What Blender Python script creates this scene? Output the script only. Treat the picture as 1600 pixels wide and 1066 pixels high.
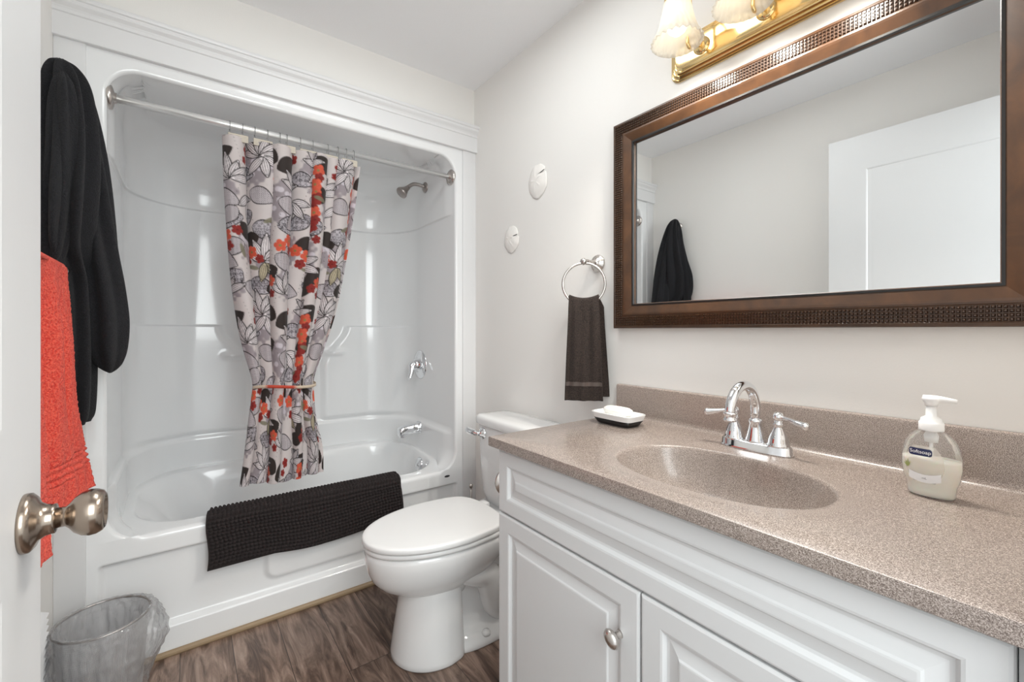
import bpy, bmesh, math, random
import numpy as np
from mathutils import Vector, Matrix, noise
random.seed(7)
rng = np.random.default_rng(11)
PI = math.pi
S = bpy.context.scene
for o in list(bpy.data.objects): bpy.data.objects.remove(o)
COL = S.collection

# ------------------------------------------------------------ camera, world, lights, exposure
cam_d = bpy.data.cameras.new('camera'); cam = bpy.data.objects.new('camera', cam_d); COL.objects.link(cam)
cam_d.sensor_width = 36.0; cam_d.lens = 685/1600*36; cam_d.shift_y = -17/1600; cam_d.clip_start = 0.02
cam.location = (0, 0, 1.13); cam.rotation_euler = (PI/2, 0, -math.radians(36.668))
S.camera = cam
S.view_settings.view_transform = 'Standard'; S.view_settings.look = 'None'
S.view_settings.gamma = 1; S.view_settings.use_curve_mapping = False
S.view_settings.exposure = 0.46
w = bpy.data.worlds.new('world'); S.world = w; w.use_nodes = True
w.node_tree.nodes['Background'].inputs[0].default_value = (0.92, 0.972, 0.985, 1)
w.node_tree.nodes['Background'].inputs[1].default_value = 1.0
try:
    S.cycles.max_bounces = 14; S.cycles.diffuse_bounces = 8; S.cycles.glossy_bounces = 6
    S.cycles.transmission_bounces = 10; S.cycles.transparent_max_bounces = 24
    S.cycles.sample_clamp_indirect = 6.0; S.cycles.caustics_refractive = False
    S.cycles.blur_glossy = 0.5
except Exception: pass
def area(name, loc, tgt, sx, sy, power, col=(1, 1, 1)):
    l = bpy.data.lights.new(name, 'AREA'); l.shape = 'RECTANGLE'; l.size = sx; l.size_y = sy; l.energy = power; l.color = col
    o = bpy.data.objects.new(name, l); COL.objects.link(o); o.location = loc
    o.rotation_euler = (Vector(tgt)-Vector(loc)).to_track_quat('-Z', 'Y').to_euler(); return o
area('hall_light', (0.22, -0.75, 1.65), (0.35, 1.6, 0.95), 0.9, 1.3, 18.5, (0.94, 0.99, 0.985))
area('ceiling_fill_light', (0.55, 1.05, 2.35), (0.55, 1.05, 0), 0.6, 0.6, 5, (0.95, 0.99, 0.985))  # added unseen fill under the ceiling to even out the room, no fixture there

# ------------------------------------------------------------ helpers
WL = {}
def finish(name, verts, faces, mat, parent=None, smooth=True, label=None, cat=None, group=None, kind=None, origin=None, mats=None, fmat=None):
    V = np.asarray(verts, dtype=float).reshape(-1, 3)
    if origin is None:
        mn = V.min(0); mx = V.max(0); origin = ((mn[0]+mx[0])/2, (mn[1]+mx[1])/2, mn[2])
    origin = np.array(origin, dtype=float)
    me = bpy.data.meshes.new(name)
    me.from_pydata((V-origin).tolist(), [], [list(map(int, f)) for f in faces]); me.update()
    for m in (mats or [mat]): me.materials.append(m)
    if fmat is not None: me.polygons.foreach_set('material_index', np.asarray(fmat, dtype=np.int32))
    if smooth is True: me.polygons.foreach_set('use_smooth', np.ones(len(me.polygons), dtype=bool))
    o = bpy.data.objects.new(name, me); COL.objects.link(o)
    WL[o.name] = origin
    if parent is not None:
        o.parent = parent; o.location = Vector(origin-WL[parent.name])
    else: o.location = Vector(origin)
    for k, v in (('label', label), ('category', cat), ('group', group), ('kind', kind)):
        if v: o[k] = v
    if smooth == 'auto':
        me.polygons.foreach_set('use_smooth', np.ones(len(me.polygons), dtype=bool))
        try: me.set_sharp_from_angle(angle=math.radians(32))
        except Exception: pass
    return o
def thing(name, label, cat, loc, group=None):
    o = bpy.data.objects.new(name, None); COL.objects.link(o); o.location = loc; o.empty_display_size = 0.03
    WL[o.name] = np.array(loc, dtype=float); o['label'] = label; o['category'] = cat
    if group: o['group'] = group
    return o
class MB:
    def __init__(s): s.v = []; s.f = []
    def add(s, v, f):
        n = len(s.v); s.v += [tuple(p) for p in v]; s.f += [[i+n for i in q] for q in f]; return s
    def box(s, x0, x1, y0, y1, z0, z1, bev=0.0, seg=2):
        if bev <= 0:
            v = [(x, y, z) for z in (z0, z1) for y in (y0, y1) for x in (x0, x1)]
            return s.add(v, [(0, 2, 3, 1), (4, 5, 7, 6), (0, 1, 5, 4), (2, 6, 7, 3), (0, 4, 6, 2), (1, 3, 7, 5)])
        bm = bmesh.new(); bmesh.ops.create_cube(bm, size=1)
        for p in bm.verts: p.co = Vector(((x0+x1)/2+p.co.x*(x1-x0), (y0+y1)/2+p.co.y*(y1-y0), (z0+z1)/2+p.co.z*(z1-z0)))
        bmesh.ops.bevel(bm, geom=bm.edges[:], offset=bev, segments=seg, profile=0.5, affect='EDGES')
        bm.verts.index_update()
        s.add([p.co[:] for p in bm.verts], [[p.index for p in f.verts] for f in bm.faces]); bm.free(); return s
    def grid(s, P, closed_u=False, closed_v=False, flip=False):
        P = np.asarray(P); nv, nu = P.shape[:2]; f = []
        for j in range(nv if closed_v else nv-1):
            for i in range(nu if closed_u else nu-1):
                a = j*nu+i; b = j*nu+(i+1) % nu; c = ((j+1) % nv)*nu+(i+1) % nu; d = ((j+1) % nv)*nu+i
                f.append((a, d, c, b) if flip else (a, b, c, d))
        return s.add(P.reshape(-1, 3).tolist(), f)
    def loft(s, rings, cap0=True, cap1=True, flip=False):
        n = len(s.v); s.grid(rings, closed_u=True, flip=flip); k = len(rings[0]); m = len(rings)
        if cap0: s.f.append([n+i for i in (range(k) if flip else range(k-1, -1, -1))])
        if cap1: s.f.append([n+(m-1)*k+i for i in (range(k-1, -1, -1) if flip else range(k))])
        return s
    def lathe(s, prof, c=(0, 0, 0), axis=(0, 0, 1), seg=32, sx=1.0, sy=1.0):
        ax = Vector(axis).normalized(); u = ax.orthogonal().normalized()
        if abs(ax.z) > .99: u = Vector((1, 0, 0))
        v = ax.cross(u); c = Vector(c); R = []
        for r, h in prof:
            R.append([c+ax*h+u*(math.cos(t)*max(r, 1e-4)*sx)+v*(math.sin(t)*max(r, 1e-4)*sy) for t in [2*PI*i/seg for i in range(seg)]])
        return s.loft(R)
    def tube(s, path, rad, seg=14, cap=True, closed=False):
        P = [Vector(p) for p in path]; n = len(P)
        rr = rad if hasattr(rad, '__len__') else [rad]*n
        T = [(P[(i+1) % n]-P[i-1]).normalized() if closed else (P[min(i+1, n-1)]-P[max(i-1, 0)]).normalized() for i in range(n)]
        u = T[0].orthogonal().normalized(); R = []
        for i in range(n):
            u = (u-T[i]*u.dot(T[i])).normalized(); v = T[i].cross(u)
            R.append([P[i]+(u*math.cos(a)+v*math.sin(a))*rr[i] for a in [2*PI*k/seg for k in range(seg)]])
        if closed: return s.grid(R, closed_u=True, closed_v=True)
        return s.loft(R, cap, cap)
    def out(s, name, mat, parent=None, **k): return finish(name, s.v, s.f, mat, parent, **k)
def smooth_path(pts, n=40):
    P = [Vector(p) for p in pts]; Q = [P[0]*2-P[1]]+P+[P[-1]*2-P[-2]]; o = []
    m = len(P)-1
    for i in range(n+1):
        t = i/n*m; k = min(int(t), m-1); t -= k; a, b, c, d = Q[k:k+4]
        o.append(0.5*((2*b)+(c-a)*t+(2*a-5*b+4*c-d)*t*t+(3*b-a-3*c+d)*t**3))
    return o
def sstep(a, b, x):
    t = np.clip((np.asarray(x, dtype=float)-a)/(b-a), 0, 1); return t*t*(3-2*t)
def superell(cx, cy, a, b, z, n=64, e=2.0, a2=None):
    r = []
    for i in range(n):
        t = 2*PI*i/n; ct, st = math.cos(t), math.sin(t)
        aa = a if (ct < 0 or a2 is None) else a2
        r.append((cx+math.copysign(abs(ct)**(2/e), ct)*aa, cy+math.copysign(abs(st)**(2/e), st)*b, z))
    return r

# ------------------------------------------------------------ materials
def mat(name, col, rough=0.5, metal=0.0, **k):
    m = bpy.data.materials.new(name); m.use_nodes = True; b = m.node_tree.nodes['Principled BSDF']
    b.inputs['Base Color'].default_value = (*col, 1); b.inputs['Roughness'].default_value = rough; b.inputs['Metallic'].default_value = metal
    for kk, v in k.items(): b.inputs[kk.replace('_', ' ')].default_value = v
    return m
def N(m, t, **k):
    n = m.node_tree.nodes.new(t)
    for a, v in k.items(): setattr(n, a, v)
    return n
def L(m, a, b): m.node_tree.links.new(a, b)
def B(m): return m.node_tree.nodes['Principled BSDF']
def coords(m, scale=(1, 1, 1), rot=(0, 0, 0)):
    t = N(m, 'ShaderNodeTexCoord'); g = N(m, 'ShaderNodeMapping'); g.inputs['Scale'].default_value = scale; g.inputs['Rotation'].default_value = rot
    L(m, t.outputs['Object'], g.inputs['Vector']); return g.outputs[0]
def noise_n(m, vec, scale, detail=4, rough=.5, dist=0):
    n = N(m, 'ShaderNodeTexNoise'); n.inputs['Scale'].default_value = scale; n.inputs['Detail'].default_value = detail
    n.inputs['Roughness'].default_value = rough; n.inputs['Distortion'].default_value = dist; L(m, vec, n.inputs['Vector']); return n.outputs[0]
def ramp(m, fac, stops):
    r = N(m, 'ShaderNodeValToRGB'); e = r.color_ramp.elements
    while len(e) < len(stops): e.new(.5)
    for i, (p, c) in enumerate(stops): e[i].position = p; e[i].color = (*c, 1)
    L(m, fac, r.inputs[0]); return r.outputs[0]
def bump(m, h, dist=.001, st=1.0):
    b = N(m, 'ShaderNodeBump'); b.inputs['Distance'].default_value = dist; b.inputs['Strength'].default_value = st
    L(m, h, b.inputs['Height']); L(m, b.outputs[0], B(m).inputs['Normal'])
def lin(r, g, b):
    f = lambda c: (c/255/12.92) if c/255 <= .04045 else ((c/255+.055)/1.055)**2.4
    return (f(r), f(g), f(b))

M = {}
M['wall'] = mat('wall_paint', lin(234, 232, 229), .62); bump(M['wall'], noise_n(M['wall'], coords(M['wall']), 260, 3), .0004, .5)
M['ceil'] = mat('ceiling_paint', lin(240, 241, 243), .85); bump(M['ceil'], noise_n(M['ceil'], coords(M['ceil']), 120, 3), .0006, .5)
M['trim'] = mat('trim_paint', lin(224, 224, 225), .34)
M['door'] = mat('door_paint', lin(212, 212, 213), .42); bump(M['door'], noise_n(M['door'], coords(M['door'], (60, 60, 3)), 6, 4), .0003, .4)
M['acry'] = mat('white_acrylic', lin(234, 235, 236), .14, Coat_Weight=.4, Coat_Roughness=.05)
M['china'] = mat('white_china', lin(228, 228, 228), .10, Coat_Weight=.5, Coat_Roughness=.03)
M['seat'] = mat('seat_plastic', lin(228, 228, 228), .22)
M['cab'] = mat('cabinet_white', lin(216, 217, 218), .36)
M['chrome'] = mat('chrome', (.86, .87, .89), .05, 1.0)
M['nickel'] = mat('brushed_nickel', (.62, .58, .55), .26, 1.0)
M['nickeld'] = mat('shower_nickel', (.42, .38, .36), .28, 1.0)
M['alu'] = mat('rod_white_metal', (.80, .80, .80), .28, .55)
M['brass'] = mat('polished_brass', (.90, .68, .34), .12, 1.0)
M['knobm'] = mat('antique_nickel', (.37, .305, .25), .22, 1.0)
_m = M['knobm']; bump(_m, noise_n(_m, coords(_m, (900, 20, 20)), 1, 2), .0002, .35)
M['dark'] = mat('dark_gap', (.01, .01, .01), .8)
M['black'] = mat('black_lacquer', (.012, .011, .011), .3)
M['mirror'] = mat('mirror_glass', (.90, .915, .92), .0, 1.0)
M['tan'] = mat('tan_trim', lin(150, 128, 100), .5)
M['soap'] = mat('soap', lin(246, 245, 240), .35, Subsurface_Weight=.15)
M['shell'] = mat('sand_dollar_white', lin(236, 233, 229), .7); bump(M['shell'], noise_n(M['shell'], coords(M['shell']), 300, 4), .001, .6)
# counter : speckled solid surface
m = M['counter'] = mat('speckled_counter', (.3, .26, .22), .26, Coat_Weight=.25, Coat_Roughness=.15)
v = coords(m); n1 = noise_n(m, v, 820, 2, .8); c1 = ramp(m, n1, [(.32, lin(72, 60, 54)), (.44, lin(120, 107, 99)), (.54, lin(154, 141, 133)), (.66, lin(200, 188, 179))])
n2 = noise_n(m, v, 6, 3); mx = N(m, 'ShaderNodeMixRGB', blend_type='MULTIPLY'); mx.inputs[0].default_value = 1
L(m, c1, mx.inputs[1]); L(m, ramp(m, n2, [(.3, (.93, .93, .95)), (.7, (1, 1, 1))]), mx.inputs[2]); L(m, mx.outputs[0], B(m).inputs['Base Color'])
# floor planks, long side along Y
m = M['floor'] = mat('wood_planks', (.1, .07, .05), .38)
tc = N(m, 'ShaderNodeTexCoord'); mp = N(m, 'ShaderNodeMapping'); mp.inputs['Rotation'].default_value = (0, 0, PI/2); mp.inputs['Location'].default_value = (.42, .005, 0)
L(m, tc.outputs['Object'], mp.inputs['Vector'])
br = N(m, 'ShaderNodeTexBrick'); br.offset = .37; br.inputs['Color1'].default_value = (0, 0, 0, 1); br.inputs['Color2'].default_value = (1, 1, 1, 1)
br.inputs['Mortar'].default_value = (.5, .5, .5, 1); br.inputs['Scale'].default_value = 1; br.inputs['Mortar Size'].default_value = .0011
br.inputs['Brick Width'].default_value = .92; br.inputs['Row Height'].default_value = .15; br.inputs['Mortar Smooth'].default_value = .3
L(m, mp.outputs[0], br.inputs['Vector'])
addv = N(m, 'ShaderNodeVectorMath', operation='ADD'); sc = N(m, 'ShaderNodeVectorMath', operation='SCALE'); sc.inputs['Scale'].default_value = 5.3
L(m, br.outputs['Color'], sc.inputs[0]); L(m, mp.outputs[0], addv.inputs[0]); L(m, sc.outputs[0], addv.inputs[1])
st = N(m, 'ShaderNodeMapping'); st.inputs['Scale'].default_value = (1.0, 5.5, 1); L(m, addv.outputs[0], st.inputs['Vector'])
g1 = noise_n(m, st.outputs[0], 3.4, 8, .62, 1.6)
st2 = N(m, 'ShaderNodeMapping'); st2.inputs['Scale'].default_value = (2.5, 70, 1); L(m, addv.outputs[0], st2.inputs['Vector'])
g2 = noise_n(m, st2.outputs[0], 2.2, 5, .6, .4)
ca = ramp(m, g1, [(.26, lin(52, 39, 33)), (.42, lin(98, 79, 69)), (.54, lin(138, 117, 105)), (.70, lin(172, 152, 139))])
cb = ramp(m, g2, [(.3, (.66, .64, .62)), (.65, (1, 1, 1))])
m1 = N(m, 'ShaderNodeMixRGB', blend_type='MULTIPLY'); m1.inputs[0].default_value = .8; L(m, ca, m1.inputs[1]); L(m, cb, m1.inputs[2])
pl = ramp(m, br.outputs['Color'], [(0, (.72, .70, .68)), (1, (1.12, 1.08, 1.05))])
m2 = N(m, 'ShaderNodeMixRGB', blend_type='MULTIPLY'); m2.inputs[0].default_value = 1; L(m, m1.outputs[0], m2.inputs[1]); L(m, pl, m2.inputs[2])
m3 = N(m, 'ShaderNodeMixRGB'); L(m, br.outputs['Fac'], m3.inputs[0]); L(m, m2.outputs[0], m3.inputs[1]); m3.inputs[2].default_value = (.02, .014, .01, 1)
L(m, m3.outputs[0], B(m).inputs['Base Color']); bump(m, g2, .0006, .5)
# frame wood
m = M['frame'] = mat('walnut_frame', (.05, .03, .02), .30, Coat_Weight=.3, Coat_Roughness=.2)
L(m, ramp(m, noise_n(m, coords(m, (1, 1, 1)), 9, 6, .6, 1), [(.3, lin(48, 30, 17)), (.7, lin(80, 52, 30))]), B(m).inputs['Base Color'])
# terry cloths
def terry(name, c0, c1, scale=420, d=.003, sheen=.4):
    m = mat(name, c0, .95, Sheen_Weight=sheen, Sheen_Roughness=.6); v = coords(m)
    a = noise_n(m, v, scale, 3, .6); L(m, ramp(m, a, [(.35, c0), (.65, c1)]), B(m).inputs['Base Color']); bump(m, a, d, .9); return m
M['red'] = terry('coral_terry', lin(218, 42, 28), lin(252, 106, 82), 240, .008, .1)
M['redband'] = mat('coral_band', lin(226, 58, 42), .8)
M['robe'] = terry('black_plush', (.003, .003, .0042), (.010, .010, .0135), 300, .004, .03)
M['brown'] = terry('dark_brown_terry', lin(18, 13, 12), lin(60, 47, 41), 330, .006, .0)
M['brownband'] = mat('dark_brown_band', lin(74, 64, 60), .7)
M['mat'] = terry('chenille', lin(24, 19, 19), lin(48, 39, 39), 300, .003, .0)

def arr(*a): return np.array(a, dtype=float)

# ------------------------------------------------------------ room shell
XL, XR, YB, ZC = -0.33, 1.21, 1.955, 2.38
def struct(name, mb, mt, smooth=False, parent=None):
    o = mb.out(name, mt, parent, smooth=smooth)
    if parent is None: o['kind'] = 'structure'
    return o
struct('floor', MB().box(XL-.1, XR+.1, -1.4, 2.85, -.08, 0), M['floor'])
struct('ceiling', MB().box(XL-.1, XR+.1, -.09, 2.85, ZC, ZC+.08), M['ceil'])
struct('wall_left', MB().box(XL-.1, XL, -.09, 2.85, 0, ZC), M['wall'])
struct('wall_right', MB().box(XR, XR+.1, -.09, 2.85, 0, ZC), M['wall'])
struct('wall_back', MB().box(XL, XR, YB, 2.10, 2.05, ZC), M['wall'])
wf = MB(); wf.box(.68, XR, -.09, .03, 0, ZC); wf.box(XL, -.20, -.09, .03, 0, ZC); wf.box(-.20, .68, -.09, .03, 2.07, ZC)
struct('wall_front', wf, M['wall'])
struct('trim_1', MB().box(-.20, -.185, -.095, .036, 0, 2.07).box(.665, .68, -.095, .036, 0, 2.07).box(-.185, .665, -.095, .036, 2.055, 2.07), M['trim'])
# tub surround casing
c = MB(); c.box(XL, -.256, 1.938, 1.96, 0, 2.05, .003); o = struct('trim_2', c, M['trim'], 'auto')
c = MB(); c.box(1.132, XR, 1.938, 1.96, 0, 2.05, .003); struct('trim_3', c, M['trim'], 'auto')
# header with crown profile (y,z)
prof = [(1.975, 2.045), (1.928, 2.045), (1.926, 2.047), (1.926, 2.118), (1.922, 2.121), (1.922, 2.131), (1.919, 2.137), (1.911, 2.146), (1.909, 2.150), (1.909, 2.158), (1.905, 2.161), (1.903, 2.166), (1.903, 2.173), (1.907, 2.176), (1.975, 2.178)]
c = MB(); c.loft([[(x, y, z) for y, z in prof] for x in (XL, XR)]); struct('trim_4', c, M['trim'])
c = MB(); c.tube([(XL+.075, 1.928, .008), (1.13, 1.928, .008)], .011, 10); struct('trim_5', c, M['tan'])
c = MB(); c.box(XR-.012, XR, 1.0, 1.937, 0, .09, .003); struct('baseboard_right', c, M['trim'], 'auto')
c = MB(); c.box(XL, XL+.012, .04, 1.937, 0, .075, .003); struct('baseboard_left', c, M['trim'], 'auto')

# ------------------------------------------------------------ bathtub and shower surround
YF = 1.945; ZR = .43
def Ucurve(xl, xr, yb, r, yf, z):
    r = min(r, yb-yf-1e-4, (xr-xl)/2-.01); P = []
    ns, na, nb = 26, 22, 90
    for i in range(ns): P.append((xl, yf+(yb-r-yf)*i/ns))
    for i in range(na): t = PI/2*i/na; P.append((xl+r-r*math.cos(t), yb-r+r*math.sin(t)))
    for i in range(nb): P.append((xl+r+(xr-xl-2*r)*i/nb, yb))
    for i in range(na): t = PI/2*i/na; P.append((xr-r+r*math.sin(t), yb-r+r*math.cos(t)))
    for i in range(ns+1): P.append((xr, yb-r-(yb-r-yf)*i/ns))
    a = np.array(P); return np.column_stack([a, np.full(len(a), z)])
AX0, AX1 = -.208, 1.092
def side_in(z):      # rounding of the opening corners
    if z > 1.905: return .09*(1-math.sqrt(max(0, 1-((z-1.905)/.0951)**2)))
    if z < .525: return .095*(1-math.sqrt(max(0, 1-((.525-z)/.0999)**2)))
    return 0
def row(z):
    off = 0.0
    off += .016*(1-float(sstep(.600, .612, z)))
    off += .010*float(sstep(1.716, 1.724, z))
    yb = 2.66; r = .27
    if z > 1.73: yb = 2.66-.26*(1-math.sqrt(max(0, 1-((z-1.73)/.272)**2)))
    P = Ucurve(AX0, AX1, yb-off, r, YF+.012, z)
    x, y = P[:, 0], P[:, 1]
    wfr = 1-sstep(YF+.02, YF+.22, y)
    k = off*sstep(YF+.02, YF+.10, y); si = side_in(z)
    cx = (AX0+AX1)/2; s = np.where(x < cx, 1, -1); e = sstep(.5, .62, np.abs(x-cx))
    top = 1 if z > 1 else 0
    P[:, 0] = x+s*e*(k+si*(np.maximum(wfr, .45 if top else .12)))
    # moulded panels of the back wall
    if .62 < z < 1.75:
        back = sstep(2.45, 2.62, y)
        wd = .31-.13*(1-float(sstep(.93, 1.15, z)))
        cc = .45
        cen = 1-sstep(wd-.02, wd+.02, np.abs(P[:, 0]-cc))
        low = 1-float(sstep(1.146, 1.158, z))
        P[:, 1] -= back*low*.022*(1-cen)
        sh = math.exp(-((z-1.0)/.012)**2)*.022
        P[:, 1] -= back*sh*np.exp(-((np.abs(P[:, 0]-cc)-.235)/.06)**4)
    return P
def edge_sweep(path, outer):
    # path: (x, z) along the opening edge; outer: matching points on the flat flange
    n = len(path); R = []
    for i, (x, z) in enumerate(path):
        xa, za = path[max(i-1, 0)]; xb, zb = path[min(i+1, n-1)]; d = math.hypot(xb-xa, zb-za); nx, nz = -(zb-za)/d, (xb-xa)/d
        P = [(x, YF+.012, z)]
        for t in (30, 60, 90): P.append((x+nx*.012*(1-math.cos(math.radians(t))), YF+.012*(1-math.sin(math.radians(t))), z+nz*.012*(1-math.cos(math.radians(t)))))
        P.append((outer[i][0], YF, outer[i][1])); R.append(P)
    return R
zs_low = [ZR-.003+(.605-ZR+.003)*(i/34)**1.6 for i in range(35)]
zs_up = sorted(set([round(z, 5) for z in list(np.linspace(.605, 1.135, 40))+list(np.linspace(1.14, 1.165, 12))+list(np.linspace(1.17, 1.71, 24))+list(np.linspace(1.714, 1.728, 8))+list(np.linspace(1.735, 1.9, 18))+[1.905+.095*math.sin(PI/2*i/16) for i in range(17)]]))
tub = thing('bathtub', 'white moulded bathtub with panelled apron at the far end of the room', 'bathtub', (.44, 2.3, 0))
sur = thing('shower_surround', 'glossy white moulded wall surround rising above the bathtub', 'shower surround', (.44, 2.3, .6))
b = MB(); b.grid([row(z) for z in zs_low])
pl_ = [(row(z)[0][0], z) for z in zs_low]; b.grid(edge_sweep(pl_, [(-.315, z) for x, z in pl_]))
pr_ = [(row(z)[-1][0], z) for z in zs_low][::-1]; b.grid(edge_sweep(pr_, [(1.20, z) for x, z in pr_]))
b.out('tub_wall', M['acry'], tub)
b = MB(); R = [row(z) for z in zs_up]
for k in range(1, 14):
    P = Ucurve(AX0+.09*.45, AX1-.09*.45, 2.40-.44*k/13, .27, YF+.012, 2.0+.002)
    q = row(2.0); P[:, 0] = np.clip(P[:, 0], q[0][0], q[-1][0]); R.append(P)
b.grid(R)
pl_ = [(row(z)[0][0], z) for z in zs_up]; pr_ = [(row(z)[-1][0], z) for z in zs_up][::-1]
x0, x1 = pl_[-1][0], pr_[0][0]; top_ = [(x, 2.0) for x in np.linspace(x0, x1, 12)][1:-1]
outer_ = [(-.315, z) for x, z in pl_[:-1]]+[(-.315, 2.06)]+[(x, 2.06) for x, z in top_]+[(1.20, 2.06)]+[(1.20, z) for x, z in pr_[1:]]
b.grid(edge_sweep(pl_+top_+pr_, outer_))
b.out('wall_panel', M['acry'], sur)
# deck + basin
def rrect(x0, x1, y0, y1, rf, rb, z, n=160, cx=None, cy=None):
    pts = []; k = n//8
    C4 = [(x1-rf, y0+rf, rf, -90), (x1-rb, y1-rb, rb, 0), (x0+rb, y1-rb, rb, 90), (x0+rf, y0+rf, rf, 180)]
    for q in range(4):
        cx_, cy_, r, a0 = C4[q]
        for i in range(k): t = math.radians(a0+90*i/k); pts.append((cx_+r*math.cos(t), cy_+r*math.sin(t)))
        e = (cx_+r*math.cos(math.radians(a0+90)), cy_+r*math.sin(math.radians(a0+90)))
        cx2, cy2, r2, a2 = C4[(q+1) % 4]; f = (cx2+r2*math.cos(math.radians(a2)), cy2+r2*math.sin(math.radians(a2)))
        for i in range(k): pts.append((e[0]+(f[0]-e[0])*i/k, e[1]+(f[1]-e[1])*i/k))
    pts = np.array(pts); return np.column_stack([pts, np.full(len(pts), z)])
def tilt(P): P = P.copy(); P[:, 2] += np.clip(P[:, 1]-1.96, 0, 1)*.055; return P
rings = [tilt(rrect(-.203, 1.087, 1.957, 2.665, .03, .26, ZR-.001))]
ins = [(0, 0), (.004, -.001), (.010, -.005), (.018, -.016), (.028, -.04), (.040, -.09), (.055, -.16), (.075, -.22), (.10, -.27), (.14, -.305), (.19, -.325), (.25, -.333)]
rings.append(tilt(rrect(-.176, 1.066, 2.001, 2.601, .20, .24, ZR+.001)))
for d, z in ins:
    dl = d+(.75*abs(z) if z < -.02 else 0)*.8
    P = rrect(-.165+dl, 1.055-d*.42, 2.012+d*.8, 2.59-d*.8, max(.19-d*.4, .06), max(.23-d*.4, .06), ZR+z)
    P[:, 2] += np.clip(P[:, 1]-1.96, 0, 1)*.055*(1-float(sstep(0, .2, -z))); rings.append(P)
b = MB(); b.loft(rings, cap0=False, cap1=True); basin = b.out('basin', M['acry'], tub)
# apron height field
xs = np.linspace(-.315, 1.20, 260); zz = np.concatenate([np.linspace(.0, .41, 110)])
X, Z = np.meshgrid(xs, zz)
def inbox(X, Z, x0, x1, z0, z1, s): return sstep(x0-s, x0+s, X)*(1-sstep(x1-s, x1+s, X))*sstep(z0-s, z0+s, Z)*(1-sstep(z1-s, z1+s, Z))
rec = inbox(X, Z, -.222, 1.095, .105, .355, .007)
dpad = np.maximum(np.abs(X-.46)-(.13+.25*(Z-.14)), .175-Z-0.0)
dpad = np.where((X-.46 > 0) | True, np.hypot(np.maximum(np.abs(X-.46)-(.165-.0), 0), np.maximum(.19-Z, 0)), 0)
pad = (1-sstep(.03, .052, dpad))*(1-sstep(.35, .365, Z))
Yv = YF-.0008+.018*rec*(1-.8*pad)-.010*(1-sstep(.097, .104, Z))
# a raised field inside the recess
P = np.stack([X, Yv, Z], -1).tolist()
hw = (sstep(-.15, -.10, xs)*(1-sstep(.99, 1.04, xs)))
for y_, z_ in ((0, .418), (.004, .4255), (.009, .429), (.016, .4305)):
    P.append([(x, YF-.0008+y_*h, z_ if h > .5 else z_+.004) for x, h in zip(xs, hw)])
b = MB(); b.grid(P); b.out('apron', M['acry'], tub)
b = MB(); b.lathe([(0, 0), (.5, 0), (.5, .05), (.42, .1), (0, .12)], (0, 0, 0), (0, -1, 0), 24)
v_ = [(1.045+x*.030, YF-.0005+y*.01, .437-.035+z*.011) for x, y, z in b.v]
finish('maker_badge', v_, b.f, mat('badge_dark', (.05, .05, .055), .3), tub, label='small dark oval badge')
ov = MB(); ov.lathe([(0, -.006), (.038, -.006), (.038, .006), (.033, .010), (.012, .011), (.010, .018), (0, .018)], (1.037, 2.25, .388), (-1, 0, .22), 28)
ov.out('overflow_plate', M['chrome'], tub, label='round chrome overflow plate')
dr = MB(); dr.lathe([(0, 0), (.032, 0), (.030, .004), (.02, .005), (0, .004)], (.86, 2.30, ZR-.333+.004), (0, 0, 1), 24); dr.out('drain', M['chrome'], tub)

# ------------------------------------------------------------ shower fittings
sh = thing('shower_fixture', 'small brushed nickel shower head on a bent arm near the curtain rod end', 'shower head', (1.09, 2.37, 1.93))
b = MB(); b.lathe([(0, 0), (.031, 0), (.031, .004), (.024, .010), (.012, .013), (0, .013)], (1.082, 2.266, 1.933), (-1, 0, 0), 28); b.out('flange', M['nickeld'], sh)
pth = smooth_path([(1.078, 2.266, 1.933), (1.045, 2.266, 1.938), (1.01, 2.266, 1.936), (.985, 2.266, 1.920), (.972, 2.266, 1.906)], 20)
MB().tube(pth, .010, 14).out('arm', M['nickeld'], sh)
b = MB(); b.lathe([(0, 0), (.012, 0), (.014, .012), (.016, .02), (.018, .024), (.027, .042), (.032, .050), (.032, .058), (.028, .062), (0, .063)], (.978, 2.266, 1.912), (-.72, -.05, -.69), 30); b.out('spray_head', M['nickeld'], sh)
va = thing('shower_valve', 'round chrome valve plate with lever on the right wall of the shower', 'shower valve', (1.09, 2.36, .93))
b = MB(); b.lathe([(0, 0), (.084, 0), (.084, .003), (.077, .009), (.052, .014), (.034, .016), (.031, .035), (.026, .042), (0, .045)], (1.0935, 2.36, .93), (-1, 0, 0), 36); b.out('plate', M['chrome'], va)
pth = smooth_path([(1.05, 2.36, .935), (1.035, 2.35, .925), (1.03, 2.34, .895), (1.02, 2.335, .865), (1.012, 2.33, .855)], 14)
MB().tube(pth, [.021]*3+[.018-.0009*i for i in range(12)], 14).out('lever', M['chrome'], va)
sp = thing('tub_spout', 'chrome tub spout on the right wall above the bathtub rim', 'tub spout', (1.08, 2.36, .56))
def rr(cx, cy, cz, w_, h_, n=28):
    return [(cx, cy+math.copysign(abs(math.cos(t))**.7, math.cos(t))*w_, cz+math.copysign(abs(math.sin(t))**.7, math.sin(t))*h_) for t in [2*PI*i/n for i in range(n)]]
b = MB(); b.loft([rr(1.078, 2.33, .575, .032, .032), rr(1.068, 2.33, .575, .034, .034), rr(1.064, 2.33, .575, .029, .028), rr(1.02, 2.33, .572, .028, .027), rr(.975, 2.33, .568, .027, .026), rr(.958, 2.33, .563, .026, .025), rr(.950, 2.33, .561, .023, .022)]); b.out('spout', M['chrome'], sp)
b = MB(); b.lathe([(0, 0), (.017, 0), (.017, .026), (0, .026)], (.970, 2.33, .556), (0, 0, -1), 18); b.out('outlet', M['chrome'], sp)

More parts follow.
